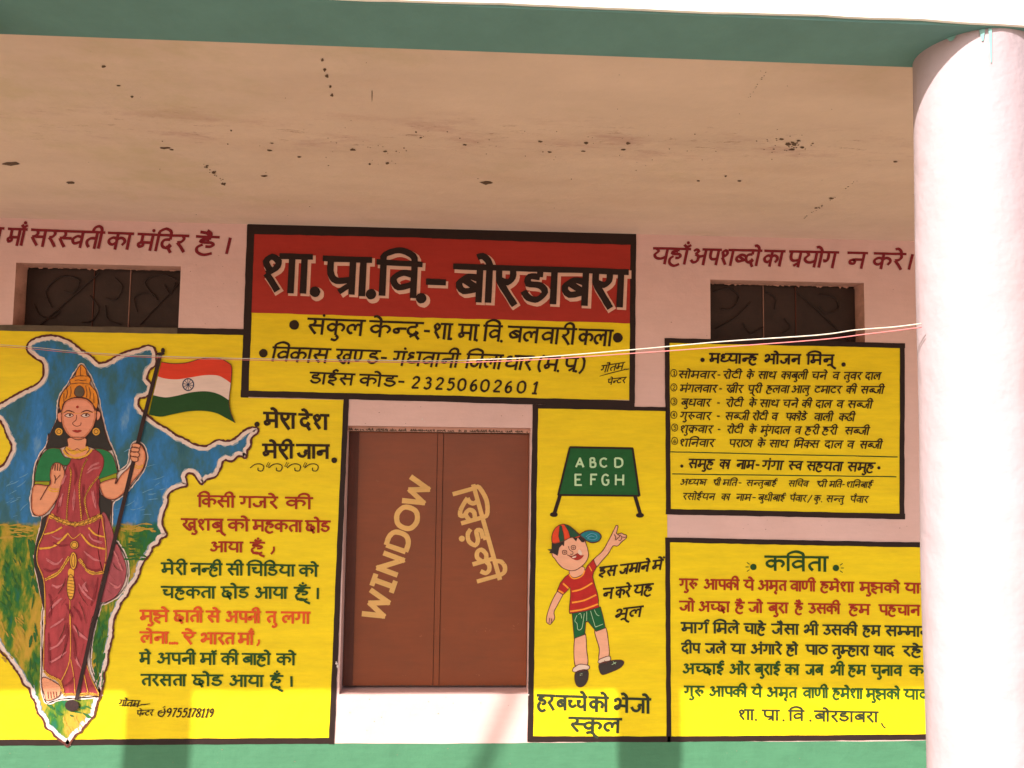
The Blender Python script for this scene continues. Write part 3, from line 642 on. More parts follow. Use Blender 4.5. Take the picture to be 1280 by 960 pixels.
mo += z2(925,75, 915,130, 895,190, 890,240, 912,290, 905,310, 880,320, 870,350, 835,370, 825,400, 780,460, 765,510, 740,560, 715,590, 700,630, 670,660, 650,710, 625,760, 620,830, 615,870, 598,930)
mo += z3(725,210, 725,260, 700,330, 700,380, 685,440, 670,490, 650,530, 635,600, 605,640, 560,690, 545,720, 510,735, 480,780, 455,815, 430,790, 370,745, 350,715, 310,690, 290,630, 255,590, 235,515, 210,480, 200,430, 155,395, 145,360, 100,290, 45,215, 20,195)
mo += [(-3, 804), (-14, 775), (-22, 730), (-30, 690), (-45, 672), (-70, 668), (-82, 645), (-66, 622), (-40, 606), (-20, 594)]
mo += z1(0,805, 30,780, 45,750, 65,710, 65,680, 45,640, 25,590, 0,545) + [(-8, 520), (-6, 512)]
def jag(poly, amp=.45, step=3):
    o = cr(poly, True, step); return [(x+random.uniform(-amp, amp), y+random.uniform(-amp, amp)) for x, y in o]
mo2 = jag(mo)
M['map'] = map_paint()
mp_ = MB().poly(mo2, L1).build('painted_map', 'map', mu)
def inset(poly, d):
    a = sum(poly[i][0]*poly[(i+1) % len(poly)][1]-poly[(i+1) % len(poly)][0]*poly[i][1] for i in range(len(poly))); s = 1 if a > 0 else -1
    out = []; n = len(poly)
    for i in range(n):
        p, q = poly[(i-2) % n], poly[(i+2) % n]; dx, dy = q[0]-p[0], q[1]-p[1]; l = math.hypot(dx, dy) or 1
        out.append((poly[i][0]-s*dy/l*d, poly[i][1]+s*dx/l*d))
    return out
MB().ribbon(inset(mo2, 2.6), 6.0, L2, closed=True, rough=.25).build('white_fringe', 'halo', mp_)
M['softblue'] = paint('washed_blue_edge', (142, 158, 168), .25, scale=30)
MB().ribbon(inset(mo2, 5.2), 2.6, L2-.0005, closed=True, rough=.7).build('fringe_wash', 'softblue', mp_)
MB().ribbon(mo2, 2.5, L3, closed=True, rough=.3).build('map_outline', 'line', mp_)
# brush patches in the fields
def strokes(root, name, mat, n, fx, fy, ang, ln, wd, base=L2):
    m = MB()
    for _ in range(n):
        x, y = fx(), fy(); a = ang+random.uniform(-.3, .3); l = ln*random.uniform(.5, 1.3)
        m.ribbon(cr([(x-math.cos(a)*l/2, y-math.sin(a)*l/2), (x+random.uniform(-1, 1), y+random.uniform(-1, 1)), (x+math.cos(a)*l/2, y+math.sin(a)*l/2)]), wd*random.uniform(.5, 1.4), base, rough=.3, taper=True)
    o = m.build(name, mat, root); o['kind'] = 'stuff'; return o
M['bluebrush'] = paint('pale_blue_brush', (96, 146, 178), .2, scale=40); M['greenbrush'] = paint('field_green_brush', (44, 96, 40), .25, scale=40); M['ochrebrush'] = paint('field_ochre_brush', (180, 144, 52), .2, scale=40)
rg = random.uniform
strokes(mp_, 'cloud_strokes', 'bluebrush', 20, lambda: rg(150, 205), lambda: rg(560, 645), -.3, 13, .9)
strokes(mp_, 'cloud_strokes', 'bluebrush', 14, lambda: rg(10, 38), lambda: rg(590, 645), -.5, 12, .9)
strokes(mp_, 'field_strokes', 'greenbrush', 30, lambda: rg(38, 46), lambda: rg(670, 860), 1.45, 16, 3)
strokes(mp_, 'field_strokes', 'greenbrush', 26, lambda: rg(155, 182), lambda: rg(668, 700), .1, 12, 2.5)
strokes(mp_, 'field_strokes', 'greenbrush', 24, lambda: rg(3, 28), lambda: rg(685, 780), 1.2, 10, 2.6)
strokes(mp_, 'field_strokes', 'greenbrush', 26, lambda: rg(119, 130), lambda: rg(775, 860), 1.75, 13, 2.6)
strokes(mp_, 'field_strokes', 'ochrebrush', 26, lambda: rg(2, 40), lambda: rg(655, 672), .05, 14, 2.2)
strokes(mp_, 'field_strokes', 'ochrebrush', 18, lambda: rg(150, 195), lambda: rg(655, 664), .05, 13, 2.0)
strokes(mp_, 'field_strokes', 'ochrebrush', 16, lambda: rg(4, 32), lambda: rg(770, 830), 1.0, 12, 2.2)
strokes(mp_, 'field_strokes', 'ochrebrush', 16, lambda: rg(80, 108), lambda: rg(893, 915), 1.2, 8, 2.0)
strokes(mp_, 'field_strokes', 'greenbrush', 18, lambda: rg(62, 112), lambda: rg(882, 896), .3, 9, 2.6)

A = Zm(50, 450, 9.6); B = Zm(30, 530, 7.385); C = Zm(30, 640, 6.857); Dd = Zm(30, 770, 7.385)
sil = A(505,50, 590,160, 640,270, 700,420, 735,600, 770,760, 830,960) + B(800,180, 850,300, 875,400, 880,430, 960,370, 990,220, 1040,165, 1110,200, 1140,320, 1100,440, 1010,560, 930,650, 830,720, 820,800, 815,900) + C(760,240, 810,260, 890,420, 890,600, 810,720, 690,790, 670,790, 620,960)
sil += Dd(640,200, 620,420, 660,560, 710,700, 700,740, 500,760, 340,770, 210,800, 165,650, 165,500, 170,0) + C(170,800, 120,560, 90,420, 110,280, 150,120) + B(160,960, 170,850, 90,840, 65,700, 90,560, 105,400, 160,270, 215,200, 240,90) + A(100,960, 210,720, 215,600, 240,440, 340,290, 430,140)
wm = MB().poly(cr(sil, True, 3), L2).build('painted_woman', 'halo', mu)
MB().ribbon(cr(sil, True, 3), 2.6, L2, closed=True, rough=.4).build('halo_edge', 'halo', wm)
PARTS = []
def shp(parent, name, mat, polys, base, smooth=True, line=.9, linemat='line', lbase=None):
    o = None
    for i, p in enumerate(polys):
        q = cr(p, True, 2) if smooth else p
        
        if line: MB().ribbon(q, line, (lbase or base)+.0004+i*.0001, closed=True, rough=.25).build(name+'_outline', linemat, parent)
        o = MB().poly(q, base+i*.0001).build(name, mat, parent)
    return o
hair = [A(215,700, 150,840, 100,960)+B(235,140, 212,230, 300,235, 420,200, 560,200, 700,240, 815,240, 800,190, 760,100)+A(770,760, 700,560, 500,300, 250,560),
        B(690,560, 720,650, 815,710, 800,860, 790,900, 700,900), C(200,30, 160,60, 150,130, 112,270, 92,420, 122,560, 168,800, 182,810, 175,600, 130,420, 180,180, 240,20)]
shp(wm, 'hair', 'hair', hair, L3, True, .8)
shp(wm, 'sari_drape', 'drape', [C(800,270, 850,370, 882,480, 870,585, 825,680, 770,740, 690,772, 662,740, 690,520, 750,330), C(672,15, 730,60, 775,250, 700,520, 640,300)], L3+.0006)
low = C(230,20, 178,180, 133,300, 120,420, 150,520, 180,610, 190,760, 190,960)+Dd(192,200, 190,490, 330,590, 370,700, 520,730, 600,725, 700,722, 630,570, 590,440, 600,200, 640,0)+C(600,930, 640,720, 690,500, 712,320, 700,180, 668,20, 440,110)
shp(wm, 'sari_skirt', 'sari', [low], L4-.0004)
shp(wm, 'sari_torso', 'sari', [B(440,322, 520,325, 575,300, 640,240, 700,262, 742,320, 738,400, 712,480, 705,580, 690,700, 705,840, 600,890, 480,905, 340,880, 250,832, 290,760, 330,640, 370,500, 400,400)], L4)
shp(wm, 'blouse', 'bodice', [B(335,228, 240,228, 170,290, 125,400, 112,530, 245,530, 262,400, 300,360, 400,385, 440,322, 385,305, 352,260), B(660,228, 760,240, 822,290, 855,380, 860,470, 700,512, 738,400, 742,320, 705,262)], L4+.0005)
shp(wm, 'sleeve_band', 'leaf', [B(110,528, 246,528, 243,564, 104,562), B(862,452, 864,498, 715,542, 703,508)], L4+.001, False)
shp(wm, 'arm', 'skin', [B(105,563, 245,563, 250,470, 262,400, 290,362, 340,362, 372,400, 384,470, 345,590, 325,670, 262,770, 195,836, 130,846, 84,800, 78,700), B(718,542, 862,498, 856,552, 905,470, 975,402, 1005,345, 985,285, 1000,215, 1030,180, 1085,190, 1125,255, 1130,330, 1100,425, 1020,520, 950,612, 872,682, 812,696, 748,668, 716,600)], L4+.0015)
shp(wm, 'face', 'face', [A(225,645, 270,632, 278,738, 240,742, 220,690), A(690,620, 735,632, 730,690, 695,725)], L4+.001)
shp(wm, 'neck', 'skin', [B(420,130, 575,130, 580,205, 610,228, 570,290, 480,320, 410,270, 385,225, 415,200)], L4+.0012)
def shade_edge(name, poly, base, wd, side=None):
    q = cr(poly, True, 2); c = (sum(p[0] for p in q)/len(q), sum(p[1] for p in q)/len(q))
    q = inset(q, wd*.55); MB().ribbon(q, wd, base, closed=True, rough=.5).build(name, 'skinshade', wm)
shade_edge('arm_shading', B(105,563, 245,563, 250,470, 262,400, 290,362, 340,362, 372,400, 384,470, 345,590, 325,670, 262,770, 195,836, 130,846, 84,800, 78,700), L4+.0017, 1.8)
shade_edge('arm_shading', B(718,542, 862,498, 856,552, 905,470, 975,402, 1005,345, 985,285, 1000,215, 1030,180, 1085,190, 1125,255, 1130,330, 1100,425, 1020,520, 950,612, 872,682, 812,696, 748,668, 716,600), L4+.0017, 1.8)
fc = shp(wm, 'face', 'face', [A(290,530, 330,490, 400,462, 470,456, 560,468, 620,510, 664,560, 690,620, 682,700, 652,800, 600,880, 540,938, 470,958, 400,938, 340,890, 292,810, 270,720, 268,630)], L4+.0013)
shade_edge('face_shading', A(290,530, 330,490, 400,462, 470,456, 560,468, 620,510, 664,560, 690,620, 682,700, 652,800, 600,880, 540,938, 470,958, 400,938, 340,890, 292,810, 270,720, 268,630), L4+.0015, 2.4)
shp(wm, 'crown', 'orangegold', [A(505,60, 560,110, 575,180, 622,230, 612,290, 682,380, 706,470, 700,560, 670,605, 640,520, 570,462, 470,444, 380,462, 310,512, 270,610, 244,560, 250,470, 290,380, 372,290, 368,240, 430,200, 450,130)], L5)
shp(wm, 'crown_jewel', 'dull', [A(490,310, 530,340, 545,390, 525,435, 485,445, 440,430, 425,385, 445,335)], L5+.001)
shp(wm, 'foot', 'skin', [Dd(188,560, 330,630, 348,690, 320,742, 220,776, 198,720, 175,640)], L4+.0006)
m = MB()
for q in (A(430,200, 500,192, 575,196), A(372,290, 490,278, 612,292), A(330,330, 340,400, 320,470), A(380,320, 385,390, 370,450), A(600,330, 615,400, 610,470), A(560,310, 575,390, 570,450), A(500,80, 498,190), A(300,400, 300,520), A(655,400, 660,520), A(430,250, 470,240, 520,250, 570,240)): m.ribbon(cr(q), .8, L5+.001, rough=.3)
for q in (B(270,420, 285,370), B(295,430, 300,368), B(318,430, 322,366), B(340,432, 346,372), B(295,550, 300,500, 290,470), B(300,520, 345,470), B(160,700, 240,560), B(850,550, 862,500), B(1000,235, 1060,250), B(995,262, 1070,290), B(1000,295, 1060,320), B(1005,320, 1050,345), B(1010,205, 1080,220), B(375,420, 380,400, 400,380)): m.ribbon(cr(q), 1.0, L4+.003, rough=.3)
for q in (C(470,640, 500,720, 560,800), C(500,560, 560,640), C(300,700, 340,640, 370,560), C(230,790, 300,720), C(480,760, 520,860, 540,950), C(330,800, 370,740), C(360,930, 380,860), Dd(460,60, 500,120, 520,200), Dd(390,60, 370,140, 330,220), Dd(400,250, 370,340, 340,400), Dd(560,250, 540,350), Dd(470,200, 500,300), C(760,420, 800,480, 840,500), C(740,520, 790,580), C(730,600, 780,640), C(720,660, 760,700), C(780,360, 830,440)): m.ribbon(cr(q), .9, L4+.003, rough=.4, taper=True)
for q in (Dd(230,690, 235,760), Dd(255,690, 262,755), Dd(280,690, 288,748), Dd(305,690, 312,742)): m.ribbon(q, .8, L4+.003)
m.build('fold_lines', 'line', wm)['kind'] = 'stuff'
for nm_, mt_, qs in (('sari_highlights', 'sarilight', (C(250,200, 300,230, 330,220), C(200,400, 280,440, 340,400), C(520,330, 600,400, 660,420), C(540,600, 520,640, 560,680), C(250,620, 300,640, 340,620), C(480,620, 540,700, 600,760), C(230,850, 260,800, 330,740), C(560,180, 600,240, 680,260), C(780,330, 820,420, 850,500), C(740,600, 800,640, 840,620), Dd(250,100, 330,60, 380,20), Dd(250,300, 320,260, 390,170), Dd(250,420, 330,380, 400,320), Dd(470,80, 520,160, 600,220), Dd(470,330, 500,420, 540,480), B(600,420, 640,380, 700,360), B(590,450, 640,420, 710,400), B(360,560, 380,500, 400,470), B(340,760, 350,700, 370,640), B(640,620, 660,700, 670,780), B(460,800, 470,700, 480,600))),
                     ('sari_shadows', 'saridark', (C(260,260, 330,290, 390,280), C(180,480, 240,500, 300,480), C(540,470, 600,500, 660,490), C(420,900, 390,840, 370,780), C(430,800, 470,860, 500,930), C(640,560, 620,680, 580,800), C(220,700, 240,800, 220,900), C(700,420, 720,480, 690,560), Dd(230,150, 240,300, 250,440), Dd(410,60, 400,200, 380,330), Dd(450,120, 470,260, 480,400), Dd(380,640, 440,600, 470,560), B(460,360, 490,460, 480,560), B(560,560, 550,700, 560,840), B(310,820, 320,740, 340,680), B(680,520, 690,620, 690,740)))):
    m = MB()
    for q in qs:
        for k_ in range(3): m.ribbon(cr([(a+random.uniform(-1.3, 1.3), b+random.uniform(-1.3, 1.3)) for a, b in q]), random.uniform(1.0, 2.2), L4+.0022, rough=.5, taper=True)
    m.build(nm_, mt_, wm)['kind'] = 'stuff'
m = MB()      # face features
for cx in (365, 560):
    m.ribbon(cr(A(cx-58,672, cx-20,645, cx+20,645, cx+52,668)), .9, L6, rough=.2); m.ribbon(cr(A(cx-50,675, cx,690, cx+45,672)), .6, L6, rough=.2)
    q = A(cx+8,662)[0]; m.dot(q[0], q[1], 1.5, L6+.0008)
m.ribbon(cr(A(300,636, 350,608, 430,632)), 1.3, L6, taper=True); m.ribbon(cr(A(505,632, 575,606, 650,634)), 1.3, L6, taper=True)
m.ribbon(cr(A(452,660, 445,720, 405,755, 415,780, 455,796, 500,780, 505,750)), .7, L6)
m.build('eyes', 'line', fc)
m = MB()
for cx in (365, 560): m.poly(cr(A(cx-46,667, cx,647, cx+44,667, cx,686), True), L6-.0006)
m.build('eye_white', 'halo', fc)['kind'] = 'stuff'
m = MB(); m.poly(cr(A(398,850, 440,838, 462,844, 484,838, 516,850, 460,874), True), L6); q = A(462,565)[0]; m.dot(q[0], q[1], 1.7, L6); m.build('lips', 'red', fc)
m = MB()      # gold ornaments
def chain(m, q, wd, base, n=None):
    q = cr(q, False, 1.4); m.ribbon(q, wd, base, rough=.35)
for q, wd in ((B(250,842, 350,892, 480,925, 620,892, 716,842), 5.4), (C(180,190, 260,170, 335,128), 1.9), (C(140,312, 250,298, 330,240, 385,180), 2.0), (C(190,578, 300,520, 360,440, 395,380), 3.4), (C(560,130, 620,190, 700,212), 1.9), (C(500,190, 580,280, 705,316), 2.0), (C(480,400, 560,500, 620,522, 690,512), 3.6),
              (B(395,220, 480,262, 605,222), 4.6), (B(372,235, 400,280, 480,312, 580,290, 640,232), 2.4), (B(592,318, 545,420, 520,600, 540,885), 1.5), (B(432,400, 442,480, 412,720, 402,885), 1.5), (B(700,480, 620,580, 570,700, 605,872), 1.7),
              (C(230,22, 175,180, 130,300, 124,430, 182,605, 190,960), .9), (Dd(197,0, 192,490), .9), (C(672,20, 712,320, 692,500), .9), (C(402,750, 402,960), .9), (Dd(437,0, 432,390, 350,600), 1.0), (Dd(440,390, 470,560, 480,700), .9), (Dd(195,500, 240,548, 330,592, 358,650, 372,712), 3.4), (Dd(372,722, 450,715, 520,722, 600,712, 700,722), 3.0), (Dd(590,450, 630,570, 700,712), .9), (Dd(560,520, 600,700), .9),
              (B(235,582, 280,600, 332,598), 1.6), (B(228,600, 275,622, 330,618), 1.4), (B(1020,385, 1060,410, 1105,392), 1.5), (B(1030,372, 1070,392, 1110,376), 1.2), (C(372,0, 378,60), 1.0), (C(385,180, 430,225, 495,180), .9), (A(270,630, 330,622, 430,640, 500,640, 600,630, 690,628), .5)): chain(m, q, wd, L5+.0006)
for c_, r in ((C(440,280), 5.2), (A(240,860), 4.6), (A(685,860), 4.6)): m.dot(c_[0][0], c_[0][1], r, L5)
for c_, rx, ry in ((C(432,415), 4.4, 11), (C(412,520), 3.8, 6), (C(410,640), 4.8, 16)): m.dot(c_[0][0], c_[0][1], rx, L5+.0001, ry)
m.build('gold_jewellery', 'gold', wm)['kind'] = 'stuff'
m = MB()
for c_, r in ((C(440,280), 3.4), (A(240,860), 2.6), (A(685,860), 2.6)): m.ribbon([(c_[0][0]+r*math.cos(a/12*6.2832), c_[0][1]+r*math.sin(a/12*6.2832)) for a in range(12)], .7, L6, closed=True)
for c_, rx, ry in ((C(432,415), 4.4, 11), (C(410,640), 4.8, 16), (C(432,415), 2.0, 8), (C(440,280), 5.2, 5.2)): m.ribbon([(c_[0][0]+rx*math.cos(a/16*6.2832), c_[0][1]+ry*math.sin(a/16*6.2832)) for a in range(16)], .7, L6, closed=True)
for t in range(-13, 14, 4): m.ribbon([(C(410,640)[0][0]-4, C(410,640)[0][1]+t), (C(410,640)[0][0]+4, C(410,640)[0][1]+t+1.5)], .6, L6)
for q in (B(250,830, 350,880, 480,912, 620,880, 712,830), B(252,856, 350,905, 480,940, 620,905, 718,856)): m.ribbon(cr(q), .7, L6)
q = cr(B(262,846, 350,892, 480,925, 620,892, 706,846), step=3)
for i in range(2, len(q)-1, 2): m.ribbon([(q[i][0]-1.2, q[i][1]+1.2), (q[i][0]+1.2, q[i][1]-1.2)], .6, L6)
for qq in (C(190,578, 300,520, 360,440, 395,380), C(480,400, 560,500, 620,522, 690,512), Dd(195,500, 240,548, 330,592, 358,650, 372,712), Dd(372,722, 450,715, 520,722, 600,712, 700,722), B(592,318, 545,420, 520,600, 540,885), B(700,480, 620,580, 570,700, 605,872), B(432,400, 442,480, 412,720, 402,885)):
    q = cr(qq, step=2)
    for i in range(1, len(q)-1, 1): m.ribbon([(q[i][0]-1.0, q[i][1]+.8), (q[i][0]+.9, q[i][1]-1.0)], .55, L6)
m.ribbon(cr(B(410,228, 440,248, 480,240, 500,226, 540,250, 590,235)), .6, L6)
m.build('jewellery_lines', 'line', wm)['kind'] = 'stuff'
# staff and flag
stf = MB().ribbon([(201.5, 444), (179.3, 530), (148.2, 660), (117.8, 780), (97, 874)], 5.0, L6+.001, rough=.04)
stf.dot(91.5, 880.8, 8.6, L6+.0014, 7.2); stf.dot(204.8, 438.5, 2.6, L6+.001, 3.4); stf.dot(202, 442.5, 5, L6+.0012, 2)
stf = stf.build('flag_staff', 'pole', mu)
hd = MB(); hl_ = MB()
for q in (B(1000,225, 1035,212, 1070,225, 1072,250, 1030,262, 1002,250), B(992,262, 1040,255, 1072,270, 1070,300, 1030,305, 994,290), B(995,300, 1040,300, 1062,315, 1055,345, 1020,345, 1000,330), B(1010,185, 1050,180, 1085,195, 1075,222, 1030,218, 1008,206)): hd.poly(cr(q, True), L7); hl_.ribbon(cr(q, True), .8, L7+.0012, closed=True)
hd.build('gripping_fingers', 'skin', wm); hl_.build('finger_outline', 'line', wm)['kind'] = 'stuff'
top = z4(175,175, 250,185, 340,180, 430,155, 500,148, 570,155, 620,180, 642,210); m1 = z4(150,270, 200,285, 280,290, 380,275, 470,262, 550,265, 600,290, 635,315)
m2 = z4(120,395, 200,410, 280,398, 380,375, 480,370, 560,390, 625,430); bt = z4(90,525, 170,538, 260,520, 360,502, 460,500, 540,515, 600,545, 665,580)
fl = MB().poly(cr(m1)+cr(m2)[::-1], L5).build('painted_flag', 'flagwhite', mu)
MB().poly(cr(top)+cr(m1)[::-1], L5+.0002).build('saffron_band', 'saffron', fl)
MB().poly(cr(m2)+cr(z4(625,430, 636,510, 665,580))[1:-1]+cr(bt)[::-1], L5+.0003).build('green_band', 'flaggreen', fl)
m = MB(); cx, cy = z4(353,325)[0]; m.ribbon([(cx+6.8*math.cos(a/20*6.2832), cy+7.4*math.sin(a/20*6.2832)) for a in range(20)], 1.3, L5+.0015, closed=True)
for k in range(5): a = k*math.pi/5+.2; m.ribbon([(cx-6.3*math.cos(a), cy-7*math.sin(a)), (cx+6.3*math.cos(a), cy+7*math.sin(a))], .7, L5+.0015)
m.dot(cx, cy, 1.5, L5+.0018); m.build('flag_wheel', 'navy', fl)
MB().ribbon(cr(top+z4(638,310, 625,430, 636,510, 665,580)), .9, L5+.001).build('flag_outline', 'line', fl)
# words
line_of(mu, [('मेRा', 330, 370), ('देश', 374, 411)], 516.2, 519.4, 18.5, 3.6, 'ink', .0, extra=lambda m: m.dot(321.6, 530.4, 3.3, L2))
line_of(mu, [('मेRी', 328.6, 367.6), ('जान', 371, 411.7)], 556, 556.8, 17, 3.4, 'ink', .0, extra=lambda m: m.dot(418, 575.3, 3.6, L2))
m = MB()
for x in (322, 345, 368, 390): m.ribbon(cr([(x-9, 585), (x-3, 580.5), (x+4, 580), (x+8, 583), (x+6, 588.5), (x+1, 588), (x+1, 584.5)]), 1.2, L2); 
for x in (334, 357, 380): m.ribbon([(x-1, 583), (x+2, 577.5)], .7, L2); m.ribbon([(x+1.5, 583), (x+4, 578.5)], .7, L2); m.ribbon([(x-1, 583), (x+3, 584)], .7, L2)
m.build('scroll_ornament', 'ink', mu)['kind'] = 'stuff'
rows = [([('किसी', 247.5, 294), ('गजरे', 300, 347.5), ('की', 357, 391)], 619.8, 622.6, 14, 'redink', 2.7), ([('खुशबू', 227, 279), ('को', 285, 312), ('महकता', 316, 378), ('छोड', 382, 413)], 648.7, 651.7, 14.2, 'redink', 2.7),
        ([('आया', 262, 304), ('हूँ', 313, 331)], 677.5, 678.3, 12.6, 'redink', 2.6), ([('मेरी', 202, 234), ('नन्ही', 238.5, 278), ('सी', 283.5, 304.5), ('चिडिया', 309, 369), ('को', 374, 398)], 703.9, 707, 14, 'greenink', 2.6),
        ([('चहकता', 202, 269.7), ('छोड', 276.5, 311.4), ('आया', 318.5, 359.3), ('हूँ', 368, 387.8), ('।', 394, 401)], 733.4, 734.6, 14.2, 'greenink', 2.6), ([('मुझे', 175.5, 211.3), ('छाती', 217.5, 254.2), ('से', 258, 275.3), ('अपनी', 282, 325.7), ('तु', 333, 345.6), ('लगा', 352, 387.8)], 763.2, 765.6, 14, 'orange', 2.9),
        ([('लेना', 175.5, 211), ('....', 212, 223.5), ('ऐ', 228, 245), ('भारत', 251, 293.6), ('माँ', 298, 317.5)], 790, 792, 14, 'orange', 2.9), ([('मे', 175, 188.6), ('अपनी', 196, 244.8), ('मॉ', 250.5, 270.6), ('की', 276.5, 298.3), ('बाहो', 303, 338.6), ('को', 346, 370)], 816.2, 817.6, 13.8, 'greenink', 2.6),
        ([('तरसता', 176.8, 233), ('छोड', 240.5, 278.8), ('आया', 286, 329.7), ('हूँ', 338, 353.8), ('।', 361, 368)], 843.2, 844.8, 13.8, 'greenink', 2.6)]
for i, (ws, a, b, h, mt, pen) in enumerate(rows):
    ex = {2: lambda m: m.ribbon(cr([(342.5, 683), (342.5, 688), (339, 692.5)]), 2.4, L2), 6: lambda m: m.ribbon(cr([(323.5, 799), (324, 803), (321.5, 807)]), 2.2, L2)}.get(i)
    line_of(mu, ws, a, b, h, pen, mt, 0., extra=ex)
sig(mu, ([('गौतम', 150, 176)], 874.2, 875.8, 8, [(147.5, 881), (160, 881.6), (172, 882), (180, 880)], [(176, 880), (181, 880.4), (188, 879.2)]), ([('पेन्टर', 172, 193)], 888, 886.8, 7.5))
line_of(mu, [('9', 209.5, 216.5), ('7', 216.5, 222.5), ('5', 222.5, 229), ('5', 229.5, 236), ('1', 236, 241), ('7', 240.5, 246.5), ('8', 247, 253), ('1', 253, 257.5), ('1', 258, 262.5), ('9', 263, 268.5)], 885, 885.4, 10.5, 1.6, 'ink', .25, extra=lambda m: (m.ribbon(cr([(203, 888), (199, 889), (198.5, 893.5), (203, 895), (206.5, 890), (205.5, 885)], False), 1.6, L2), m.ribbon([(199.5, 891), (208, 889)], 1.1, L2), m.ribbon([(204, 884), (207, 882.5)], 1.1, L2)))

# ---------------------------------------- panel with the boy and the alphabet board
bp = thing('boy_mural', 'narrow yellow mural of a cartoon boy in a cap pointing up', 'mural', (W(748, 715)[0], 0, W(748, 715)[1]))
panel(bp, [(671, 507), (833, 512), (836, 924), (664, 924)])
border(bp, [((669.2, 506), (662.6, 927), 7), ((666, 508), (833, 511.5), 5), ((660, 923.5), (838, 923.8), 7.2)])
z5 = Zm(660, 490, 5.333)
bd = MB().poly(z5(280,372, 696,378, 740,690, 198,684), L1).build('painted_chalkboard', 'boardgreen', bp)
m = MB()
for a, b, wd in ((z5(276,368), z5(700,376), 2.6), (z5(696,376), z5(742,692), 2.6), (z5(198,686), z5(742,692), 2.4), (z5(278,370), z5(200,688), 2.4)): m.ribbon([a[0], b[0]], wd, L2)
m.build('board_frame', 'black', bd)
for q in (z5(212,690, 175,810), z5(712,692, 748,815)):
    m = MB().ribbon(q, 4.4, L2); m.dot(q[1][0]-.6, q[1][1]+1.2, 5, L2, 3); m.build('board_leg', 'black', bd)
m = MB()
for ch_, x0, x1 in (('A', 312, 378), ('B', 408, 456), ('C', 475, 534), ('D', 570, 640)): write(m, [(ch_, 660+x0/5.333, 660+x1/5.333)], 490+442/5.333, 490+442/5.333, 700, 780, 11, 2.3, L3, 0, .08)
for ch_, x0, x1 in (('E', 305, 366), ('F', 408, 466), ('G', 490, 548), ('H', 572, 646)): write(m, [(ch_, 660+x0/5.333, 660+x1/5.333)], 490+550/5.333, 490+550/5.333, 700, 780, 13.2, 2.3, L3, 0, .08)
m.build('alphabet_lettering', 'chalk', bd)
E_ = Zm(680, 650, 9.6); F_ = Zm(680, 710, 6.4)
boy = MB().poly(cr(F_(105,185, 60,270, 25,370, 20,430, 45,450, 60,440, 85,400, 80,350, 110,290, 155,205), True, 2), L1).build('painted_boy', 'boyskin', bp)
ol = MB()
def bs(name, mat, polys, base, ln=.9, smooth=True):
    m = MB()
    for p in polys:
        q = cr(p, True, 1.6) if smooth else p; m.poly(q, base)
        if ln: ol.ribbon(q, ln, base+.0004, closed=True, rough=.2)
    return m.build(name, mat, boy)
ol.ribbon(cr(F_(105,185, 60,270, 25,370, 20,430, 45,450, 60,440, 85,400, 80,350, 110,290, 155,205)), .9, L1+.0004)
bs('leg', 'boyskin', [F_(248,545, 326,520, 340,650, 345,775, 250,785)], L1+.0001, 1.0)
bs('leg', 'boyskin', [F_(405,495, 488,470, 515,600, 515,712, 440,738, 440,640)], L1+.0002, 1.0)
bs('sock', 'sock', [F_(230,805, 250,785, 290,767, 355,778, 362,798, 340,812, 240,830)], L2)
bs('sock', 'sock', [F_(432,742, 455,722, 520,703, 532,728, 515,745, 440,760)], L2)
bs('shoe', 'shoe', [F_(258,828, 345,815, 348,890, 315,940, 270,945, 246,895)], L2)
bs('shoe', 'shoe', [F_(446,762, 540,738, 620,736, 636,762, 600,800, 520,835, 465,850, 442,815)], L2)
bs('shorts', 'shorts', [F_(224,362, 320,342, 450,310, 472,390, 490,478, 415,505, 350,425, 332,430, 325,530, 240,562)], L2, .9, False)
bs('raised_arm', 'boyskin', [E_(590,480, 700,370, 780,230, 840,110, 866,62, 885,78, 868,160, 895,165, 930,155, 950,170, 985,180, 985,215, 930,260, 880,310, 825,312, 770,400, 700,480, 615,570)], L2)
bs('shirt', 'shirt', [E_(305,640, 325,690, 375,708, 460,668, 492,600, 520,545, 590,468, 628,560, 592,625, 580,680, 602,760, 640,880, 652,960)+F_(432,290, 440,312, 330,342, 204,362, 200,340, 212,200, 208,152, 180,185, 150,212, 103,182, 128,120, 168,70)], L3, .9, False)
bs('neck', 'boyskin', [E_(308,600, 440,555, 485,580, 462,645, 372,688, 318,665)], L3+.0006, .7)
hd_ = bs('head', 'boyskin', [E_(190,290, 250,235, 330,205, 400,195, 480,215, 497,270, 522,350, 530,430, 500,500, 440,560, 370,600, 300,602, 220,570, 160,510, 130,465, 98,425, 100,388, 160,410, 172,330)], L4)
bs('hair', 'hair', [E_(92,270, 240,250, 236,312, 215,290, 180,330, 160,425, 100,392, 62,395, 76,368, 38,352, 90,345), E_(308,205, 430,165, 492,230, 478,262, 450,262, 402,206, 382,252, 342,208)], L4+.001, .4, False)
bs('cap', 'capred', [E_(100,272, 94,180, 130,100, 180,60, 230,48, 300,68, 365,120, 432,190, 380,212, 320,205, 240,245, 165,272)], L4+.0016, .9)
bs('cap_segment', 'capgreen', [E_(186,58, 208,70, 232,170, 242,248, 190,268, 172,190), E_(238,50, 300,68, 362,120, 424,186, 350,208, 310,202, 290,130)], L4+.0022, .5, False)
bs('cap_brim', 'teal', [E_(430,172, 500,130, 580,125, 650,150, 682,195, 650,250, 570,268, 500,240, 452,205)], L4+.0014, 1.3)
m = MB()
for q in (F_(222,186, 300,166, 385,117), F_(222,275, 320,256, 416,212), F_(206,345, 320,326, 430,286), F_(150,120, 196,162), F_(113,176, 155,200)): m.ribbon(cr(q), 2.1, L3+.0012, rough=.1)
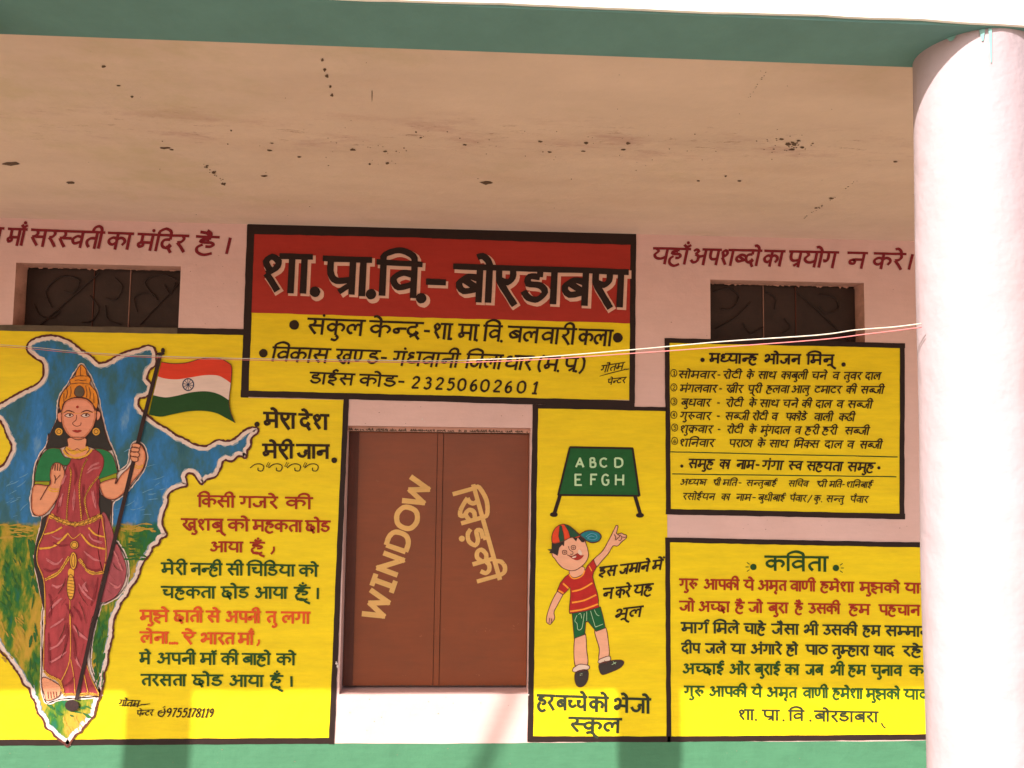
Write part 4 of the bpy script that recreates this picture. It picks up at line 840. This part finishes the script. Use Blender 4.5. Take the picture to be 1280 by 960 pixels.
m.ribbon(cr(E_(300,648, 330,690, 380,700, 455,665, 488,600)), 1.6, L3+.0014); m.ribbon(cr(E_(540,550, 570,610)), 1.4, L3+.0012)
m.build('shirt_stripes', 'stripe', boy)['kind'] = 'stuff'
m = MB(); q = cr(E_(285,420, 335,435, 375,415, 402,398, 440,422, 474,418, 450,455, 400,480, 345,465), True); m.poly(q, L5); m.build('mouth', 'red', boy)
m = MB(); m.poly(cr(E_(405,370, 425,350, 455,395, 440,420, 410,400), True), L5+.0004); m.poly(E_(330,440, 385,425, 380,445, 345,455), L5+.0006); m.build('tooth_and_cheek', 'sock', boy)
ol.ribbon(cr(E_(275,415, 330,432, 375,412, 402,395)), .8, L5+.0008); ol.ribbon(cr(E_(288,310, 305,355, 345,382, 338,408, 310,405)), .7, L5)
for cx_, cy_ in ((245, 385), (350, 327)):
    ol.ribbon(cr(E_(cx_-22,cy_-18, cx_+20,cy_-20, cx_+22,cy_+18, cx_-20,cy_+20), True, 1), .8, L5, closed=True); ol.ribbon(cr(E_(cx_-8,cy_-4, cx_+8,cy_-6, cx_+6,cy_+8, cx_-6,cy_+6), True, 1), .6, L5, closed=True)
for q in (E_(840,170, 855,200, 850,240), E_(880,170, 905,190, 885,210, 860,240), E_(905,180, 930,200, 915,240, 890,245), E_(935,200, 960,205, 985,200), F_(60,400, 55,440), F_(45,395, 38,440), F_(480,735, 500,765), F_(292,840, 300,860)): ol.ribbon(cr(q), .8, L5)
ol.build('outline', 'line', boy)['kind'] = 'stuff'
m = MB()
for q in (F_(262,375, 245,420, 262,440, 270,490, 300,480, 315,400, 320,360), F_(275,370, 290,360, 300,400), F_(340,345, 340,420), F_(400,330, 420,370, 440,380), F_(370,340, 400,440, 412,465, 460,450), F_(410,470, 470,445), F_(285,845, 305,840), F_(285,855, 305,852), F_(540,770, 575,750), F_(550,745, 570,765)): m.ribbon(cr(q), .6, L4+.0004)
m.build('stitch_lines', 'chalk', boy)['kind'] = 'stuff'
MB().ribbon(cr(E_(500,200, 560,160, 620,175, 630,215, 580,235, 520,215, 560,190, 600,200)), .8, L5).build('brim_swirl', 'bluebrush', boy)
line_of(bp, [('इस', 749.5, 771.5), ('जमाने', 775.5, 812.5), ('में', 816, 829)], 709.5, 699.5, 12.5, 2.5, 'ink', .2)
line_of(bp, [('न', 754, 767), ('करे', 770, 789), ('यह', 792.5, 816.5)], 736, 729.5, 13.5, 2.5, 'ink', .12)
line_of(bp, [('भूल', 769, 804)], 762, 757.5, 13, 2.5, 'ink', .18)
line_of(bp, [('हर', 671.5, 693), ('बच्चे', 695, 733), ('को', 736, 760), ('भेजो', 766, 813)], 868.6, 873.8, 18, 3.4, 'olive', .0, .06)
line_of(bp, [('स्कूल', 711, 776.7)], 896.8, 898.6, 17.5, 3.4, 'olive', .04, .06)

# ---------------------------------------- meal menu
mn = thing('meal_menu_board', 'yellow painted school meal menu with six numbered lines under the ventilator', 'sign', (W(980, 540)[0], 0, W(980, 540)[1]))
panel(mn, [(833, 427), (1129, 434), (1128, 645), (835, 638)])
border(mn, [((830.5, 425.8), (1131, 432.2), 6), ((833.6, 424), (835.4, 641), 6), ((1127.4, 430), (1127, 648), 6.2), ((832, 639.3), (1131, 645.5), 7)])
MB().ribbon(wob((837.5, 564.8), (1121.5, 571.2), .2), 1.3, L1).ribbon(wob((840, 592.4), (1120, 596), .2), 1.3, L1).build('ruled_lines', 'greenink', mn)
line_of(mn, [('मध्यान्ह', 886.6, 947), ('भोजन', 955, 1000.6), ('मिनू', 1008, 1042)], 442.4, 444.2, 12.2, 2.5, 'black', .05, extra=lambda m: (m.dot(877.8, 450, 2.8, L2), m.dot(1054, 455.8, 2.8, L2)))
menu = [([('सोमवार', 848.5, 895.7), ('-', 897, 902), ('रोटी', 904, 927.6), ('के', 934, 943), ('साथ', 948, 971), ('काबुली', 977, 1010), ('चने', 1015, 1034), ('व', 1041, 1049.7), ('तुवर', 1055, 1077.6), ('दाल', 1082, 1101.5)], 464, 466, (842, 466.5)),
        ([('मंगलवार', 850.5, 897), ('-', 899, 904), ('खीर', 908, 929.4), ('पूरी', 935.5, 952.8), ('हलवा', 958.6, 987.3), ('आलु', 990, 1012.6), ('टमाटर', 1018.7, 1052.4), ('की', 1058, 1071), ('सब्जी', 1076, 1105.5)], 481.4, 483.4, (842, 484.4)),
        ([('बुधवार', 852, 889), ('-', 896, 901), ('रोटी', 907.6, 929.4), ('के', 937, 946), ('साथ', 950, 974.6), ('चने', 979, 998), ('की', 1003, 1015), ('दाल', 1020, 1040.5), ('व', 1046, 1055), ('सब्जी', 1060, 1091)], 498.8, 501.6, (842, 502)),
        ([('गुरूवार', 851, 889.6), ('-', 896, 901), ('सब्जी', 907, 937), ('रोटी', 941, 960), ('व', 965, 972.7), ('पकोडे', 982.5, 1009), ('वाली', 1018, 1041.8), ('कढी', 1049, 1069)], 515.4, 517.6, (842, 518.6)),
        ([('शुक्रवार', 850.5, 891.7), ('-', 897, 902), ('रोटी', 909, 929.4), ('के', 937, 946), ('मुंगदाल', 951.5, 988.7), ('व', 994, 1002), ('हरी', 1007, 1024.5), ('हरी', 1028.5, 1047), ('सब्जी', 1056.4, 1087)], 532, 534.6, (843, 534.5)),
        ([('शनिवार', 850, 894), ('पराठा', 912, 941), ('के', 947.5, 957), ('साथ', 962, 986), ('मिक्स', 993, 1024.5), ('दाल', 1031, 1053.7), ('व', 1059, 1068), ('सब्जी', 1075, 1103)], 549, 552, (843, 551.2))]
for k, (ws, a, b, c_) in enumerate(menu):
    def ring(m, c_=c_, k=k):
        m.ribbon([(c_[0]+3.9*math.cos(t/12*6.2832), c_[1]+4.6*math.sin(t/12*6.2832)) for t in range(12)], .9, L2, closed=True)
        write(m, [('123456'[k], c_[0]-1.8, c_[0]+2.2)], c_[1]-2.4, c_[1]-2.4, 0, 1, 5, .8, L2)
    line_of(mn, ws, a, b, 9.2, 1.55, 'ink', .22, extra=ring, nib=.22)
line_of(mn, [('समुह', 861, 893), ('का', 900, 913), ('नाम', 921, 943.5), ('-', 944, 951), ('गंगा', 953, 979.4), ('स्व', 986, 1003.3), ('सहयता', 1008.5, 1053.7), ('समुह', 1059.5, 1093.6)], 574.2, 579, 11, 2.1, 'ink', .18, extra=lambda m: (m.dot(852, 582.6, 2, L2), m.dot(1098, 584.8, 2, L2)))
line_of(mn, [('अध्यक्ष', 851, 883.7), ('श्री', 892, 901), ('मति', 904, 922), ('-', 923, 928), ('सन्तुबाई', 933, 971.4), ('सचिव', 986, 1011), ('श्री', 1021, 1034), ('मति', 1037, 1052.4), ('-', 1052.5, 1057), ('शनिबाई', 1058, 1091)], 599, 602.6, 7.4, 1.25, 'ink', .25)
line_of(mn, [('रसोईयन', 854, 894), ('का', 902, 913), ('नाम', 920.5, 939.5), ('-', 940, 946), ('बुधीबाई', 948, 982), ('पँवार', 987.5, 1008.6), ('/', 1010, 1016), ('कु', 1018, 1026), ('.', 1027, 1030), ('सन्तु', 1033, 1055), ('पँवार', 1063, 1085.6)], 616.6, 620.6, 8, 1.3, 'ink', .22)

# ---------------------------------------- poem board
pm = thing('poem_board', 'yellow painted poem board with red and green lines at the lower right', 'sign', (W(1060, 800)[0], 0, W(1060, 800)[1]))
panel(pm, [(834, 675), (1330, 685), (1330, 921), (837, 924)])
border(pm, [((831.5, 674.8), (1332, 684.6), 6.2), ((834.2, 672), (835.8, 927), 6), ((834, 923.6), (1332, 919.6), 6.8), ((1330, 684), (1330, 922), 6)])
def rays(m):
    for x, y, s in ((941.4, 708.5, -1), (1044.4, 709.8, 1)):
        m.dot(x, y, 4, L2)
        for a in (-.6, 0, .6): m.ribbon([(x+s*6*math.cos(a), y+6*math.sin(a)), (x+s*10*math.cos(a), y+10*math.sin(a))], 1, L2)
line_of(pm, [('कविता', 955.8, 1034.6)], 695.6, 696.6, 17.8, 3.2, 'greenink', .0, extra=rays)
poem = [([('गुरू', 849, 872), ('आपकी', 879, 923.6), ('ये', 929, 942), ('अमृत', 946.5, 982.5), ('वाणी', 987, 1019), ('हमेशा', 1025, 1067), ('मुझको', 1074, 1124), ('याद', 1130, 1162)], 723.8, 729.8, 12.4, 'redink'),
        ([('जो', 849, 867.8), ('अच्छा', 872.5, 911.6), ('है', 918.5, 930), ('जो', 935, 952.8), ('बुरा', 959, 984.7), ('है', 993, 1003), ('उसकी', 1010, 1049.7), ('हम', 1060.5, 1087), ('पहचान', 1098, 1149)], 751.6, 757, 12.6, 'redink'),
        ([('मार्ग', 851, 885), ('मिले', 891, 923.6), ('चाहे', 929.5, 956.8), ('जैसा', 964, 998), ('भी', 1004, 1022.4), ('उसकी', 1028, 1071), ('हम', 1078, 1100), ('सम्मान', 1105.5, 1162)], 778.4, 783.4, 12.6, 'olive'),
        ([('दीप', 851.5, 875), ('जले', 881.5, 907), ('या', 913, 931.5), ('अंगारे', 937.5, 976.7), ('हो', 982.5, 996.6), ('पाठ', 1006.5, 1034), ('तुम्हारा', 1039.5, 1085.6), ('याद', 1091.5, 1117.5), ('रहे', 1127.5, 1152)], 804.4, 808.2, 12, 'olive'),
        ([('अच्छाई', 852.5, 904.5), ('और', 911, 937), ('बुराई', 943, 975), ('का', 981, 998.5), ('जब', 1006.5, 1028.5), ('भी', 1037, 1055), ('हम', 1060, 1081.6), ('चुनाव', 1088.5, 1126.8), ('करे', 1136, 1165)], 829.8, 832.4, 12.6, 'greenink'),
        ([('गुरू', 855, 879.8), ('आपकी', 886, 933), ('ये', 939, 952), ('अमृत', 957.5, 995.3), ('वाणी', 1003, 1034.6), ('हमेशा', 1040, 1077.6), ('मुझको', 1082, 1124), ('याद', 1129, 1160)], 857.6, 862.2, 12.4, 'greenink'),
        ([('शा', 922, 942), ('.', 943, 947), ('प्रा', 952, 974), ('.', 977.5, 981), ('वि', 985, 1004.6), ('.', 1011, 1015), ('बोरडाबरा', 1017, 1097)], 886.8, 889.8, 12.8, 'olive')]
for i, (ws, a, b, h, mt) in enumerate(poem):
    line_of(pm, ws, a, b, h, 2.5 if i < 6 else 2.3, mt, .0, extra=(lambda m: m.ribbon(cr([(1101, 903), (1103, 907), (1106, 909.5)]), 1.8, L2)) if i == 6 else None)

# ---------------------------------------- words on the shutters (paint 1 mm proud of the boards)
def on_shutter(fn, name, mat, par):
    m = MB(); fn(m); yy = D-.0015
    # carry the strokes from the wall plane back to the shutter plane along the line of sight of their own drawing
    m.v = [((x)*(DW+yy)/(DW+y), yy-.0001*(abs(y)*10000 % 12), EYE+(z-EYE)*(DW+yy)/(DW+y)) for x, y, z in m.v]
    return m.build(name, mat, par)
on_shutter(lambda m: write_dir(m, 'WINDOW', (476, 778), (.335, -.942), (-.942, -.335), 186, 26, 6.4, .001, .02), 'word_window', 'cream', win)
on_shutter(lambda m: write_dir(m, 'खिड़की', (564.5, 613), (.27, .963), (.963, -.27), 124, 28, 5.4, .001, .05), 'word_window', 'cream', win)

M['scuff'] = paint('pale_scuff', (150, 92, 62), .3, scale=60)
def scuffs(m):
    for x, y in ((607, 786), (612, 790), (596, 787), (523, 790), (553, 788), (640, 784), (648, 780), (596, 841), (432, 797), (437, 770), (505, 842), (630, 700), (470, 600), (620, 640), (500, 700)):
        for _ in range(random.randint(1, 3)):
            a = random.uniform(0, 3.1); l = random.uniform(1, 3.5); xx, yy = x+random.gauss(0, 2), y+random.gauss(0, 2)
            m.ribbon([(xx, yy), (xx+l*math.cos(a), yy+l*math.sin(a)*.6)], random.uniform(.4, .8), .001, taper=False)
on_shutter(scuffs, 'scuff_marks', 'scuff', win)['kind'] = 'stuff'
M['chip'] = paint('bare_plaster_chip', (214, 196, 188), .1)
m = MB()
for x, y, a, b in ((421, 829, 1.6, 1.4), (422.4, 832.5, 1.5, 2.2), (420.6, 827, .8, .8), (528, 524, .9, 1.1), (531, 527, .7, .5), (660.5, 868, 1.2, .8)): m.dot(x, y, a, L3, b, 7)
m.build('chipped_paint', 'chip', wall)['kind'] = 'stuff'
m = MB()
for _ in range(70):
    x, y = random.choice(((random.uniform(440, 660), random.uniform(505, 532)), (random.uniform(835, 1140), random.uniform(650, 670)), (random.uniform(430, 655), random.uniform(870, 922)), (random.uniform(235, 300), random.uniform(310, 405)), (random.uniform(0, 1140), random.uniform(935, 960)), (random.uniform(800, 1140), random.uniform(340, 420))))
    if 885 < x < 1085 and 345 < y < 425: continue
    m.dot(x, y, random.uniform(.25, .8), L0+.0005, random.uniform(.25, .6), 6)
m.build('wall_specks', 'pale', wall)['kind'] = 'stuff'

# ---------------------------------------- two wires from the right column to the wall at far left
def wire_pts(pxs):
    out = []
    P1 = Vector((257*U, 433*U)); P2 = Vector((-652*U, 968*U))
    for x, y in pxs:
        d = RAY(x, y); # intersect with the vertical plane through P1-P2
        n_ = Vector((-(P2-P1).y, (P2-P1).x)); t = n_.dot(P1)/n_.dot(Vector((d.x, d.y)))
        out.append((d.x*t, -DW+d.y*t, EYE+d.z*t))
    return out
wA = [(-60, 428), (0, 431), (46, 434.4), (80, 438), (122, 441.5), (158, 443.5), (220, 446), (300, 448), (422, 449.8), (540, 451), (601, 449.5), (682, 446), (794, 436.9), (903, 427), (1021, 419), (1070, 412.5), (1117, 408.8), (1152, 404.5)]
wB = [(-60, 430), (0, 433), (46, 436.6), (80, 440), (122, 443.2), (158, 445.3), (220, 447.8), (300, 449.8), (422, 451.8), (540, 453.2), (601, 452.5), (682, 449), (794, 441.5), (879, 435.5), (1021, 425), (1080, 418), (1117, 413.6), (1152, 409)]
for nm, pts, r, mt, lab in (('white_wire', wA, .0018, 'wirew', 'thin white wire stretched from the round column across the wall paintings'), ('pink_wire', wB, .0015, 'wirep', 'thin pink wire hanging just beneath the white wire')):
    p3 = wire_pts(pts); q = []
    for i in range(len(p3)-1):
        p0, p1, p2, p3_ = (Vector(p3[max(0, min(len(p3)-1, i+k))]) for k in (-1, 0, 1, 2))
        for j in range(5):
            t = j/5; q.append(.5*(2*p1+(p2-p0)*t+(2*p0-5*p1+4*p2-p3_)*t*t+(3*p1-p0-3*p2+p3_)*t**3))
    q.append(Vector(p3[-1])); tag(MB().tube(q, r, 6).build(nm, mt, None, True), lab, 'wire')

# ---------------------------------------- unseen bamboo pole, added to throw the soft slanting shadow under the window
T_ = 9.0; a_ = W(640, 868); b_ = W(602, 962); dv = Vector((b_[0]-a_[0], 0, b_[1]-a_[1])).normalized()
pc = Vector((a_[0], 0, a_[1]))+TO_SUN*T_; kk = (pc.z+.5)/-dv.z; foot = pc+dv*kk; tip = pc-dv*1.2
bl = thing('shadow_pole', 'added leaning bamboo pole, out of view, throwing the slanting shadow under the window', 'pole', foot)
pts = [foot+(tip-foot)*i/16 for i in range(17)]
o = MB().tube(pts, .036, 12, .026).build('culm', 'bamboo', bl, True)
for i in range(1, 16): MB().tube([pts[i]-Vector((0, 0, .012)), pts[i]+Vector((0, 0, .012))], .041-.0006*i, 12).build('node_ring', 'bamboo', bl, True)
